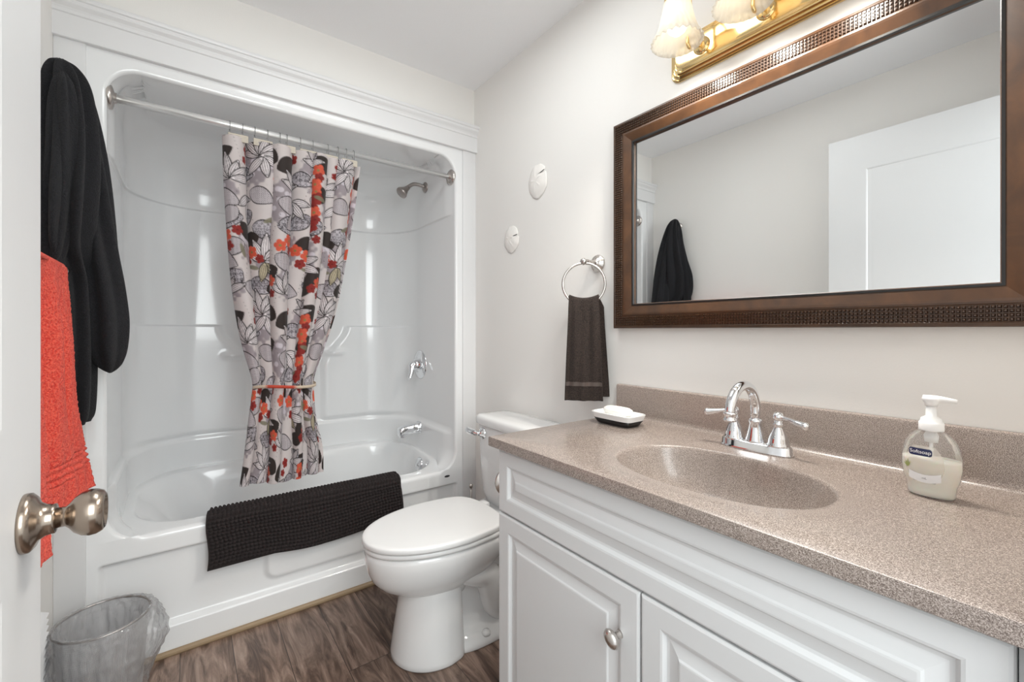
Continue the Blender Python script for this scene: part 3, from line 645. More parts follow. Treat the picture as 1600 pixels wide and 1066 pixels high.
# soap dish and soap
sd = thing('soap_dish', 'small white and black rectangular soap dish on the left end of the counter', 'soap dish', (1.074, .893, CZ))
b = MB(); b.loft([superell(1.074, .893, .032, .058, CZ+.0005, 48, 6), superell(1.074, .893, .035, .062, CZ+.003, 48, 6), superell(1.074, .893, .043, .073, CZ+.018, 48, 6)]); b.out('base', M['black'], sd, label='black lower half')
b = MB(); b.loft([superell(1.074, .893, .043, .073, CZ+.018, 48, 6), superell(1.074, .893, .047, .078, CZ+.034, 48, 6), superell(1.074, .893, .046, .077, CZ+.0355, 48, 6), superell(1.074, .893, .043, .074, CZ+.0355, 48, 6), superell(1.074, .893, .036, .066, CZ+.026, 48, 5)], cap0=True); b.out('tray', M['china'], sd, smooth='auto')
b = MB(); b.loft([superell(1.074, .893, .020*k, .036*k+.01*(k > .5), z, 40, 2.6) for k, z in ((.6, CZ+.0265), (.95, CZ+.029), (1.15, CZ+.035), (1.18, CZ+.041), (1.1, CZ+.047), (.85, CZ+.0515), (.4, CZ+.0535))]); b.out('soap_bar', M['soap'], None, label='white oval bar of soap lying in the soap dish', cat='soap')

# soap bottle
BX, BY = 1.045, .177
bo = thing('soap_dispenser', 'clear pump bottle half full of creamy white hand soap on the counter', 'soap dispenser', (BX, BY, CZ))
mg = M['pet'] = mat('clear_plastic', (1, 1, 1), .03, Transmission_Weight=1.0, IOR=1.12, Specular_IOR_Level=.6)
def thin(m, alpha, col):
    nt = m.node_tree; t = N(m, 'ShaderNodeBsdfTransparent'); t.inputs[0].default_value = (*col, 1); gl = N(m, 'ShaderNodeBsdfGlossy'); gl.inputs['Roughness'].default_value = .06
    df = N(m, 'ShaderNodeBsdfDiffuse'); df.inputs[0].default_value = (.9, .9, .9, 1)
    lw = N(m, 'ShaderNodeLayerWeight'); lw.inputs[0].default_value = .35
    a = N(m, 'ShaderNodeMixShader'); a.inputs[0].default_value = alpha; L(m, t.outputs[0], a.inputs[1]); L(m, df.outputs[0], a.inputs[2])
    mr = N(m, 'ShaderNodeMath', operation='MULTIPLY'); mr.inputs[1].default_value = .5; L(m, lw.outputs['Fresnel'], mr.inputs[0])
    b_ = N(m, 'ShaderNodeMixShader'); L(m, mr.outputs[0], b_.inputs[0]); L(m, a.outputs[0], b_.inputs[1]); L(m, gl.outputs[0], b_.inputs[2])
    L(m, b_.outputs[0], nt.nodes['Material Output'].inputs[0])
thin(mg, .08, (.97, .97, .97))
bprof = [(0, .029, .017), (.003, .031, .019), (.010, .0315, .0195), (.020, .0325, .020), (.032, .0365, .0215), (.050, .0395, .0225), (.066, .0395, .0225), (.080, .0375, .0215), (.092, .0345, .0195), (.102, .029, .017), (.109, .0225, .0155), (.113, .0165, .0155), (.118, .0162, .0155)]
def bring(z, wy, dx, k=1.0, n=48): return [(BX+x*dx*k, BY+y*wy*k, CZ+.001+z) for x, y, _ in superell(0, 0, 1, 1, 0, n, 2.25)]
def bint(z): return np.interp(z, [p[0] for p in bprof], [p[1] for p in bprof]), np.interp(z, [p[0] for p in bprof], [p[2] for p in bprof])
zz_ = sorted(set([p[0] for p in bprof]+list(np.linspace(.01, .11, 26))))
b = MB(); b.loft([bring(z, *bint(z)) for z in zz_]); b.out('bottle', mg, bo, label='clear plastic bottle')
b = MB(); zl = [.0015, .004]+list(np.linspace(.01, .066, 12)); b.loft([bring(z, *bint(z), k=.965) for z in zl]); b.out('liquid', mat('hand_soap', lin(252, 247, 236), .35, Subsurface_Weight=.2), bo, label='creamy white soap')
M['pump'] = mat('pump_plastic', lin(244, 244, 244), .3)
b = MB(); b.lathe([(0, 0), (.0165, 0), (.0168, .002), (.0168, .013), (.0155, .015), (.0145, .0155), (.0135, .021), (.0075, .025), (.0065, .046), (0, .046)], (BX, BY, CZ+.115), (0, 0, 1), 40); b.out('collar', M['pump'], bo)
b = MB(); b.lathe([(0, 0), (.0085, 0), (.0085, .004), (.0115, .009), (.0125, .012), (.011, .015), (0, .017)], (BX, BY, CZ+.158), (0, 0, 1), 28)
b.tube([(BX, BY+.010, CZ+.1695), (BX-.000, BY-.006, CZ+.1705), (BX-.0, BY-.020, CZ+.170), (BX+.002, BY-.032, CZ+.1685)], [.0068, .0062, .0046, .0036], 14)
b.out('pump_head', M['pump'], bo)
MB().tube([(BX, BY, CZ+.01), (BX, BY, CZ+.118)], .0028, 10).out('dip_tube', M['pump'], bo)
MB().lathe([(0, 0), (.009, .001), (.010, .012), (.006, .022), (0, .023)], (BX, BY, CZ+.094), (0, 0, 1), 20).out('pump_body', M['pump'], bo)
def on_bottle(yl, zl, k=1.012):   # local width (image-right = -Y) and height -> front surface of the bottle
    wy, dx = bint(zl); t = min(abs(yl)/(wy), .995); e = 2.25
    return (BX-dx*(1-t**e)**(1/e)*k-.0003, BY-yl, CZ+.001+zl)
def label_patch(name, y0, y1, z0, z1, mt, k=1.012, shape=None, label=None, nu=24, nv=14, par=None):
    G = []
    for j in range(nv+1):
        r = []
        for i in range(nu+1):
            a, c_ = i/nu, j/nv
            if shape: a, c_ = shape(a, c_)
            r.append(on_bottle(y0+(y1-y0)*a, z0+(z1-z0)*c_, k))
        G.append(r)
    b = MB(); b.grid(G); return b.out(name, mt, par or bo, label=label)
def rlab(a, c_):
    x = a*2-1; y = c_*2-1; lim = 1-.18*abs(y)**4; return (x*lim+1)/2, c_
lab = label_patch('front_label', -.031, .020, .026, .088, mat('label_cream', lin(240, 236, 226), .4, Alpha=.35), 1.008, lambda a, c_: ((.5+(a-.5)*(1-.45*abs(2*c_-1)**2.2)), c_), 'pale oval label')
label_patch('brand_label', -.026, .005, .071, .0835, mat('label_navy', lin(30, 38, 78), .35), 1.02, rlab, 'navy brand label')
label_patch('volume_label', -.026, .016, .026, .040, mat('label_white', lin(240, 240, 242), .4), 1.016, lambda a, c_: (a, .0+c_*1.0-(.0 if c_ > .5 else 0)+(2*a-1)**2*.35*(1)-.05), 'white crescent at the label foot')
def text_on(txt, name, y0, z0, width, mt, k=1.03):
    cu = bpy.data.curves.new('t', 'FONT'); cu.body = txt; cu.size = 1; to = bpy.data.objects.new('t', cu); COL.objects.link(to)
    dg = bpy.context.evaluated_depsgraph_get(); me = bpy.data.meshes.new_from_object(to.evaluated_get(dg))
    V = np.array([v.co[:] for v in me.vertices]); F = [list(p.vertices) for p in me.polygons]
    bpy.data.objects.remove(to); bpy.data.curves.remove(cu); bpy.data.meshes.remove(me)
    sc_ = width/(V[:, 0].max()-V[:, 0].min()); V = V*sc_; V[:, 0] -= V[:, 0].min()
    P = [on_bottle(y0+x, z0+y, k) for x, y, _ in V]; return finish(name, P, F, mt, bo, smooth=False)
wt = mat('print_white', (.9, .9, .9), .5); bk = mat('print_grey', (.12, .12, .13), .5)
text_on('Softsoap', 'brand_text', -.0245, .0750, .028, wt); text_on('mL', 'volume_text', -.008, .0315, .006, bk)
gl = MB()
for an, ln in ((1.9, .013), (1.55, .015), (1.2, .012), (2.25, .010)):
    P = []; 
    for i in range(8):
        t = i/7; w_ = .0012*math.sin(PI*min(t+.08, 1)); cx_ = -.0275+math.cos(an)*ln*t; cz_ = .048+math.sin(an)*ln*t
        P.append([on_bottle(cx_-w_, cz_, 1.025), on_bottle(cx_+w_, cz_, 1.025)])
    gl.grid(P)
gl.out('leaf_print', mat('print_green', lin(150, 158, 96), .6), bo, label='green leaf print')

# ------------------------------------------------------------ framed mirror
mi = thing('wall_mirror', 'large rectangular mirror in a dark walnut frame with beaded band', 'mirror', (XR, .515, 1.137))
MY0, MY1, MZ0, MZ1 = .028, 1.003, 1.136, 1.832
prof = [(0, XR-.001), (0, 1.184), (.002, 1.181), (.008, 1.1795), (.010, 1.181), (.041, 1.181), (.043, 1.1795), (.047, 1.1790), (.052, 1.180), (.072, 1.186), (.076, 1.187), (.080, 1.193), (.082, 1.1965)]
def frame_loops(pr_): return [[(x, MY0+i, MZ0+i), (x, MY1-i, MZ0+i), (x, MY1-i, MZ1-i), (x, MY0+i, MZ1-i)] for i, x in pr_]
b = MB(); b.loft(frame_loops(prof), cap0=True, cap1=False); b.out('frame', M['frame'], mi, smooth=False)
# beaded band : rows of small facets all round
bd = MB(); pitch = .0075; bw_ = .0072
def stud(y, z):
    h = bw_/2*.86; base = [(1.1808, y-h, z-h), (1.1808, y+h, z-h), (1.1808, y+h, z+h), (1.1808, y-h, z+h)]; k = .45
    top = [(1.1772, y-h*k, z-h*k), (1.1772, y+h*k, z-h*k), (1.1772, y+h*k, z+h*k), (1.1772, y-h*k, z+h*k)]
    bd.add(base+top, [(0, 1, 5, 4), (1, 2, 6, 5), (2, 3, 7, 6), (3, 0, 4, 7), (4, 5, 6, 7)])
ny_ = int((MY1-MY0-.02)/pitch); nz_ = int((MZ1-MZ0-.02)/pitch)
py = (MY1-MY0-.02)/ny_; pz = (MZ1-MZ0-.02)/nz_
for r_ in range(4):
    for i in range(ny_):
        y = MY0+.01+py*(i+.5)
        for z in (MZ0+.0135+r_*.0078, MZ1-.0135-r_*.0078):
            if MY0+.0135+r_*.0078-.002 <= y <= MY1-.0135-r_*.0078+.002: stud(y, z)
    for i in range(nz_):
        z = MZ0+.01+pz*(i+.5)
        for y in (MY0+.0135+r_*.0078, MY1-.0135-r_*.0078):
            if MZ0+.0135+r_*.0078+.004 <= z <= MZ1-.0135-r_*.0078-.004: stud(y, z)
m = M['bead'] = mat('beaded_band', lin(58, 40, 28), .22, Coat_Weight=.6, Coat_Roughness=.1)
bd.out('beaded_band', m, mi, smooth=False, label='band of small raised beads')
lp = [(.0745, 1.1855), (.0795, 1.1855), (.0800, 1.1960)]
b = MB(); b.grid(frame_loops(lp), closed_u=True, flip=False); b.out('inner_lip', M['black'], mi, smooth=False, label='thin black inner lip')
b = MB(); i = .079; b.box(1.1965, 1.1995, MY0+i, MY1-i, MZ0+i, MZ1-i); b.out('glass', M['mirror'], mi, smooth=False, label='mirror glass')

# ------------------------------------------------------------ vanity light
LZ = 1.946
vl = thing('vanity_light', 'polished brass wall light with frosted scalloped bell shades above the mirror', 'wall light', (XR, .508, 1.87))
def plate(hy, hz, x, n=8):
    r = []; c_ = .028
    for sy, sz, a0 in ((1, 1, 0), (-1, 1, 90), (-1, -1, 180), (1, -1, 270)):
        for k in range(n+1):
            t = math.radians(a0+90*k/n); r.append((x, .508+sy*(hy-c_)+c_*math.cos(t), LZ+sz*(hz-c_)+c_*math.sin(t)))
    return r
b = MB(); pr_ = [(.284, .062, XR-.001), (.284, .062, XR-.006), (.281, .059, XR-.009), (.279, .057, XR-.008), (.276, .054, XR-.013), (.273, .051, XR-.0145), (.271, .049, XR-.0135), (.268, .046, XR-.019), (.265, .043, XR-.020), (.263, .041, XR-.019), (.259, .037, XR-.025), (.256, .034, XR-.026)]
b.loft([plate(*q) for q in pr_]); b.out('back_plate', M['brass'], vl, smooth='auto')
sm = M['shade'] = mat('frosted_glass', (.95, .93, .88), .35, Transmission_Weight=0.0)
nt = sm.node_tree; tr = N(sm, 'ShaderNodeBsdfTranslucent'); tr.inputs[0].default_value = (1, .96, .88, 1); tp = N(sm, 'ShaderNodeBsdfTransparent'); tp.inputs[0].default_value = (1, .97, .92, 1)
mx1 = N(sm, 'ShaderNodeMixShader'); mx1.inputs[0].default_value = .5; L(sm, B(sm).outputs[0], mx1.inputs[1]); L(sm, tr.outputs[0], mx1.inputs[2])
mx2 = N(sm, 'ShaderNodeMixShader'); mx2.inputs[0].default_value = .22; L(sm, mx1.outputs[0], mx2.inputs[1]); L(sm, tp.outputs[0], mx2.inputs[2]); L(sm, mx2.outputs[0], nt.nodes['Material Output'].inputs[0])
wv = N(sm, 'ShaderNodeTexWave'); wv.inputs['Scale'].default_value = 30; wv.inputs['Distortion'].default_value = 6; L(sm, coords(sm), wv.inputs['Vector'])
bump(sm, wv.outputs[0], .002, .8)
bm_ = mat('bulb_glow', (1, 1, 1), .3); B(bm_).inputs['Emission Color'].default_value = (1, .90, .74, 1); B(bm_).inputs['Emission Strength'].default_value = 1.5
SHX = 1.062
for k, yy_ in enumerate((.682, .508, .334)):
    # scalloped bell shade
    P = []; ns = 96; pr2 = [(.030, .105), (.034, .100), (.037, .085), (.041, .065), (.047, .040), (.054, .018), (.060, .004), (.0655, -.004), (.067, -.007), (.0655, -.0085), (.059, .002), (.052, .018), (.045, .040), (.039, .065), (.035, .085), (.031, .100)]
    for r_, h in pr2:
        sc_ = sstep(.03, -.007, -h*0+h) if False else max(0, 1-(h+.007)/.03)
        P.append([(SHX+(r_+.0022*sc_*math.cos(24*t))*math.cos(t), yy_+(r_+.0022*sc_*math.cos(24*t))*math.sin(t), 1.912+h+.002*sc_*math.cos(24*t)) for t in [2*PI*i/ns for i in range(ns)]])
    b = MB(); b.grid(P, closed_u=True); shd = b.out('lamp_shade', sm, vl, label='frosted bell glass shade')
    q = MB(); q.lathe([(0, 0), (.010, .002), (.022, .012), (.029, .028), (.030, .040), (.026, .055), (.017, .072), (.014, .095), (0, .095)], (SHX, yy_, 1.924), (0, 0, 1), 28); q.out('bulb', bm_, vl, label='lit white bulb')
    q = MB(); q.lathe([(.0, 0), (.020, 0), (.032, .004), (.033, .018), (.025, .026), (.012, .034), (0, .036)], (SHX, yy_, 2.008), (0, 0, 1), 28); q.out('socket_cup', M['brass'], vl)
    arm = smooth_path([(XR-.026, yy_-.0, 1.925), (1.160, yy_, 1.918), (1.135, yy_, 1.905), (1.122, yy_, 1.895), (1.112, yy_, 1.905), (1.116, yy_, 1.928), (1.124, yy_, 1.97), (1.125, yy_, 2.03), (1.108, yy_, 2.062), (1.083, yy_, 2.060), (1.064, yy_, 2.04), (SHX, yy_, 2.02)], 60)
    arm = [p+Vector((0, 0, .019)) for p in arm]
    MB().tube(arm, .0045, 12).out('arm', M['brass'], vl)
    MB().lathe([(0, 0), (.024, 0), (.024, .003), (.018, .008), (.008, .011), (0, .012)], (XR-.0255, yy_, 1.944), (-1, 0, 0), 28).out('boss', M['brass'], vl)
    l = bpy.data.lights.new('bulb_light', 'SPOT'); l.energy = 11; l.color = (1, .955, .87); l.shadow_soft_size = .03; l.spot_size = math.radians(150); l.spot_blend = .8
    o = bpy.data.objects.new('bulb_light', l); COL.objects.link(o); o.location = (SHX, yy_, 1.905)

# ------------------------------------------------------------ towel ring and hand towel
tr_ = thing('towel_ring', 'brushed nickel towel ring on the wall between sand dollars and mirror', 'towel ring', (XR, 1.096, 1.37))
MB().lathe([(0, 0), (.031, 0), (.032, .004), (.030, .008), (.024, .010), (.023, .014), (.014, .017), (.010, .022), (.0085, .05), (.0105, .055), (.0105, .062), (.008, .066), (.009, .070), (.013, .077), (.009, .085), (0, .086)], (XR-.001, 1.096, 1.373), (-1, 0, 0), 32).out('post', M['nickel'], tr_)
ca, sa = math.cos(PI/4), math.sin(PI/4); RX, RYc, RZc, RR = 1.134, 1.096, 1.294, .074
ringp = [(RX+RR*math.sin(t)*ca, RYc-RR*math.sin(t)*sa, RZc+RR*math.cos(t)) for t in [2*PI*i/60 for i in range(60)]]
MB().tube(ringp, .0048, 12, closed=True).out('ring', M['nickel'], tr_)
# towel hangs through the ring; w = along ring plane, n = toward camera
wd_ = Vector((ca, -sa, 0)); nd = Vector((-sa, -ca, 0)); cen = Vector((RX, RYc, 0))
def ztr(w_): return RZc-math.sqrt(max(0, RR**2-w_**2))
def towel_sheet(name, w0, w1, path_front, path_back, mt, label, cat):
    # cross profile (n,z) top over the bar; closed thick shell
    pts = []
    return
nU, nP = 60, 150
prof = [(.030, .884), (.028, .92), (.026, 1.00), (.022, 1.10), (.017, 1.18), (.013, 1.226), (.009, 1.238), (0, 1.2425), (-.008, 1.238), (-.012, 1.226), (-.014, 1.18), (-.016, 1.10), (-.018, 1.0), (-.018, .93), (-.018, .893)]
PP = smooth_path([(a, 0, z) for a, z in prof], nP-1)
G = np.zeros((nP, nU, 3))
for j in range(nP):
    n0, z0 = PP[j].x, PP[j].z; back_ = j > nP*.53
    for i in range(nU):
        t = i/(nU-1)*2-1; spread = .052+.011*(1.24-z0)/.3
        w_ = t*spread+(0.016 if back_ else -.001)*min(1, (1.24-z0)/.04)+(.010*(1.24-z0)/.35 if back_ else 0)
        fold = .004*math.sin(t*5+z0*9)+.003*math.sin(t*11-z0*5)
        up = .014*(w_/.055)**2*max(0, 1-(1.245-z0)/.1)
        p = cen+wd_*w_+nd*(n0+fold*min(1, (1.25-z0)/.05)*(1 if not back_ else -.6)); G[j, i] = (p.x, p.y, z0+up)
hb = MB(); hb.grid(G); ht = hb.out('hand_towel', M['brown'], None, label='dark brown hand towel hanging through the towel ring', cat='hand towel')
md = ht.modifiers.new('thick', 'SOLIDIFY'); md.thickness = .005; md.offset = 0
# woven band on the towel
js = [j for j in range(nP) if .930 < PP[j].z < .952 and j < nP/2]
gb = G[js]; gb = gb+np.array(nd)*.0036; bb = MB(); bb.grid(gb); bb.out('woven_band', M['brownband'], ht, label='smooth woven band')

# ------------------------------------------------------------ sand dollars
def sand_dollar(name, yc_, zc_, hy, hz, rot, label):
    t_ = thing(name, label, 'sand dollar', (XR, yc_, zc_-hz), 'sand dollars on the wall')
    nR, nA = 14, 72; G = []
    for r in range(nR+1):
        rr_ = max(r/nR, .004); row_ = []
        for a in range(nA):
            th = 2*PI*a/nA; wob_ = 1+.02*math.sin(5*th+rot)+.012*math.sin(11*th)
            if abs(((th-rot) % (2*PI))-PI) > PI-.09: wob_ *= .86
            y = rr_*hy*math.cos(th)*wob_; z = rr_*hz*math.sin(th)*wob_
            h = .013*(1-rr_**2.5)+.003
            pet = max(0, math.cos(5*(th-rot)/1))**6*math.exp(-((rr_-.38)/.2)**2); h += .0022*pet
            row_.append((XR-.001-h, yc_+y, zc_+z))
        G.append(row_)
    G.append([(XR-.001, y, z) for x, y, z in G[-1]])
    b = MB(); b.grid(G, closed_u=True, flip=True); b.out('shell', M['shell'], t_)
    c_ = MB(); ln = smooth_path([(XR-.009, yc_+hy*math.cos(rot)*.95, zc_+hz*math.sin(rot)*.95), (XR-.013, yc_+hy*math.cos(rot)*.55, zc_+hz*math.sin(rot)*.74), (XR-.0145, yc_+hy*math.cos(rot)*.2, zc_+hz*math.sin(rot)*.62)], 10)
    c_.tube(ln, .0017, 6); c_.out('crack', M['dark'], t_, label='thin dark crack')
sand_dollar('sand_dollar', 1.437, 1.766, .060, .073, 2.6, 'larger cracked white sand dollar, the higher one on the right wall')
sand_dollar('sand_dollar', 1.625, 1.549, .054, .062, 2.9, 'smaller white sand dollar, the lower one nearer the tub')

# ------------------------------------------------------------ door
DX = -.147
dr_ = thing('door_1', 'white panelled door standing open beside the left wall', 'door', (DX-.0175, .43, .01)); dr_['kind'] = 'structure'
del dr_['category']; 
dy0, dy1, dz0, dz1 = .040, .800, .012, 2.045
b = MB(); b.box(DX-.035, DX-.004, dy0, dy1, dz0, dz1)
def dpanels(X, s):
    yy2 = [dy0, dy0+.13, dy1-.145, dy1]; zz2 = [dz0, dz0+.20, .86, 1.03, dz1-.16, dz1]
    for a in range(3):
        for c_ in range(5):
            y0, y1, z0, z1 = yy2[a], yy2[a+1], zz2[c_], zz2[c_+1]
            if a == 1 and c_ in (1, 3):
                pr3 = [(0, 0), (.004, .001), (.010, .006), (.016, .007), (.022, .004), (.030, .0035)]
                R = [[(X-s*d, y0+i, z0+i), (X-s*d, y1-i, z0+i), (X-s*d, y1-i, z1-i), (X-s*d, y0+i, z1-i)] for i, d in pr3]
                b.loft(R, cap0=False, cap1=True, flip=(s < 0))
            else: b.add([(X, y0, z0), (X, y1, z0), (X, y1, z1), (X, y0, z1)], [(0, 1, 2, 3)])
dpanels(DX, 1)
b.add([(DX, dy0, dz0), (DX-.004, dy0, dz0), (DX-.004, dy0, dz1), (DX, dy0, dz1)], [(0, 1, 2, 3)]); b.add([(DX, dy1, dz0), (DX-.004, dy1, dz0), (DX-.004, dy1, dz1), (DX, dy1, dz1)], [(3, 2, 1, 0)])
b.add([(DX, dy0, dz1), (DX-.004, dy0, dz1), (DX-.004, dy1, dz1), (DX, dy1, dz1)], [(0, 1, 2, 3)])
slab = b.out('door_slab', M['door'], dr_, smooth=False)
KY, KZ = .727, .911
for X_, s in ((DX, 1), (DX-.035, -1)):
    q = MB(); q.lathe([(0, 0), (.0325, 0), (.0330, .002), (.0325, .006), (.028, .010), (.021, .013), (.0175, .018), (.0165, .023), (.0165, .026), (.0145, .0265), (0, .027)], (X_, KY, KZ), (s, 0, 0), 40); ros = q.out('rosette', M['knobm'], dr_)
    q = MB(); q.lathe([(0, .020), (.0115, .020), (.0112, .034), (.014, .037), (.0205, .042), (.0248, .048), (.0268, .055), (.0262, .061), (.0235, .0665), (.0195, .069), (.0175, .0685), (.0165, .066), (0, .0655)], (X_, KY, KZ), (s, 0, 0), 44); kn = q.out('door_knob', M['knobm'], dr_)
struct('door_stop_hinge', MB().tube([(DX-.018, .036, .2), (DX-.018, .036, .3)], .006, 8), M['nickel']) if False else None

# ------------------------------------------------------------ towel bar + coral towel, robe
BXX, BZ = -.268, 1.292
tbar = thing('towel_bar', 'nickel towel bar on the left wall holding the coral towel', 'towel bar', (XL, 1.4, BZ))
MB().tube([(BXX, 1.10, BZ), (BXX, 1.66, BZ)], .009, 14).out('bar', M['nickel'], tbar)
for y in (1.115, 1.675):
    MB().lathe([(0, 0), (.027, 0), (.027, .006), (.012, .010), (.010, .05), (.014, .056), (.015, .066), (.010, .072), (0, .074)], (XL, y, BZ), (1, 0, 0), 24).out('post', M['nickel'], tbar)
MB().lathe([(0, 0), (.010, 0), (.013, .006), (.014, .012), (.010, .019), (0, .022)], (BXX, 1.676, BZ), (0, 1, 0), 20).out('finial', M['nickel'], tbar)
def fold_cloth(name, y0, y1, zb_, zb_back, outx, mt, label, cat, phase=0, flare=0.0, bands=True, fa=1.0):
    nU, nF, nB = 150, 260, 60
    G = []
    zs = []
    for j in range(nF): zs.append(('f', zb_+(BZ-zb_)*j/(nF-1)))
    for j in range(9): zs.append(('t', PI*j/8))
    for j in range(nB): zs.append(('b', BZ-(BZ-zb_back)*j/(nB-1)))
    for kk, q in zs:
        r = []
        for i in range(nU):
            t = i/(nU-1); y = y0+(y1-y0)*t
            if kk == 't': x = BXX+.013*math.cos(q); z = BZ+.013*math.sin(q)
            else:
                d = (BZ-q)/(BZ-zb_); f = fa*min(1, .25+d*2.5)*(-.030*math.exp(-((t-.70-.06*d)/.035)**2)*min(1, d*1.3)+.014*math.sin(t*9+phase+.6*d)+.010*math.sin(t*19+phase*2-.8*d)+.006*math.sin(t*41+d*3))
                if kk == 'f':
                    x = BXX+.013+outx*d**1.2+f+flare*d*d*float(sstep(.72, 1.0, t)); z = q+.018*flare/.05*t*d
                    y += flare*.45*d*t
                else: x = BXX-.014-.0*d+.4*f*0; z = q
            if bands and kk == 'f':
                for zz2_ in (.075, .092, .109): x += .0060*math.exp(-((q-zb_-zz2_)/.0035)**2)
                if .068 < q-zb_ < .118: x -= .004
            n_ = noise.noise(Vector((y*260, q*260 if kk != 't' else 0, phase)))*.0016+noise.noise(Vector((y*110, (q if kk != 't' else 0)*110, phase)))*.0014
            sm_ = .05 if (bands and kk == 'f' and .066 < q-zb_ < .118) else 1
            r.append((x+(n_*sm_ if kk == 'f' else 0), y, z))
        G.append(r)
    b = MB(); b.grid(G, flip=True); o = b.out(name, mt, None, label=label, cat=cat)
    md = o.modifiers.new('thick', 'SOLIDIFY'); md.thickness = .006; md.offset = 0
    return o
fold_cloth('bath_towel', 1.17, 1.625, .690, .76, .020, M['red'], 'coral red terry bath towel hanging on the left wall towel bar', 'towel', 0.6, .040)

# robe on a hook
hk_ = thing('robe_hook', 'nickel wall hook at the top of the black robe', 'hook', (XL, 1.73, 1.84))
MB().lathe([(0, 0), (.022, 0), (.022, .005), (.009, .009), (0, .010)], (XL, 1.73, 1.845), (1, 0, 0), 24).out('plate', M['nickel'], hk_)
MB().tube(smooth_path([(XL+.005, 1.73, 1.845), (XL+.03, 1.73, 1.835), (XL+.048, 1.73, 1.842), (XL+.052, 1.73, 1.862), (XL+.050, 1.73, 1.872)], 16), [.006]*13+[.008]*4, 12).out('prong', M['nickel'], hk_)
def cloth_lobe(b, rows, nA=120, folds=9, fd=.10, seed=0.0):
    # rows: (z, cx, cy, hx, hy) closed rings with vertical folds
    R = []
    zs = [r[0] for r in rows]; P = smooth_path([(r[0], r[1], r[2]) for r in rows], 110); Q = smooth_path([(r[0], r[3], r[4]) for r in rows], 110)
    for p, q in zip(P, Q):
        ring = []
        for i in range(nA):
            t = 2*PI*i/nA; n_ = noise.noise(Vector((math.cos(t)*2.2+seed, math.sin(t)*2.2, p.x*1.6+seed)))
            f = 1+fd*math.sin(folds*t+seed+1.5*math.sin(p.x*4))+fd*1.6*n_
            ring.append((max(p.y+q.y*f*math.cos(t), XL+.0015), p.z+q.z*f*math.sin(t), p.x))
        R.append(ring)
    b.loft(R, flip=True)
rb = thing('bathrobe', 'black plush bathrobe hanging from a hook beside the tub', 'bathrobe', (-.28, 1.74, .9))
b = MB(); cloth_lobe(b, [(.86, -.268, 1.79, .038, .070), (.90, -.266, 1.785, .046, .080), (1.05, -.266, 1.785, .048, .084), (1.20, -.268, 1.782, .048, .086), (1.28, -.270, 1.772, .048, .092), (1.36, -.276, 1.74, .050, .115), (1.48, -.270, 1.725, .056, .110), (1.60, -.266, 1.735, .058, .088), (1.70, -.265, 1.74, .056, .068), (1.79, -.268, 1.74, .050, .048), (1.84, -.272, 1.735, .042, .034), (1.872, -.276, 1.73, .026, .018), (1.885, -.278, 1.73, .008, .006)], folds=8, fd=.16, seed=2.0)
b.out('body', M['robe'], rb)
b = MB(); cloth_lobe(b, [(1.000, -.184, 1.80, .003, .006), (1.012, -.185, 1.80, .018, .024), (1.035, -.188, 1.80, .034, .045), (1.08, -.190, 1.80, .045, .060), (1.16, -.192, 1.80, .049, .066), (1.26, -.200, 1.80, .047, .066), (1.36, -.211, 1.795, .045, .062), (1.50, -.224, 1.79, .044, .055), (1.64, -.236, 1.78, .042, .046), (1.75, -.248, 1.765, .038, .038), (1.83, -.258, 1.75, .030, .028), (1.868, -.266, 1.74, .018, .016), (1.878, -.27, 1.74, .006, .005)], folds=6, fd=.13, seed=5.0)
b.out('sleeve', M['robe'], rb)
b = MB(); cloth_lobe(b, [(1.30, -.284, 1.655, .012, .020), (1.34, -.28, 1.655, .024, .034), (1.45, -.272, 1.66, .030, .036), (1.60, -.268, 1.675, .030, .030), (1.72, -.268, 1.69, .028, .024), (1.80, -.268, 1.695, .020, .018), (1.835, -.270, 1.70, .008, .008)], folds=5, fd=.14, seed=8.0)
b.out('collar', M['robe'], rb)

# ------------------------------------------------------------ wall vent
vt = thing('wall_vent', 'white louvred air vent low on the left wall behind the wastebasket', 'vent', (XL, 1.52, .07))
VYa, VYb, VZa, VZb = 1.30, 1.735, .085, .372
b = MB(); b.box(XL+.0005, XL+.008, VYa, VYa+.02, VZa, VZb); b.box(XL+.0005, XL+.008, VYb-.012, VYb, VZa, VZb); b.box(XL+.0005, XL+.008, VYa, VYb, VZb-.015, VZb); b.box(XL+.0005, XL+.008, VYa, VYb, VZa, VZa+.015); b.out('frame', M['trim'], vt, smooth=False)
for k in range(15):
    z = VZa+.018+k*.0175; b = MB()
    b.loft([[(XL+.002, y, z+.013), (XL+.004, y, z+.014), (XL+.028, y, z+.002), (XL+.026, y, z)] for y in (VYa+.018, VYb-.002)]); b.out('slat', M['trim'], vt, smooth=False)

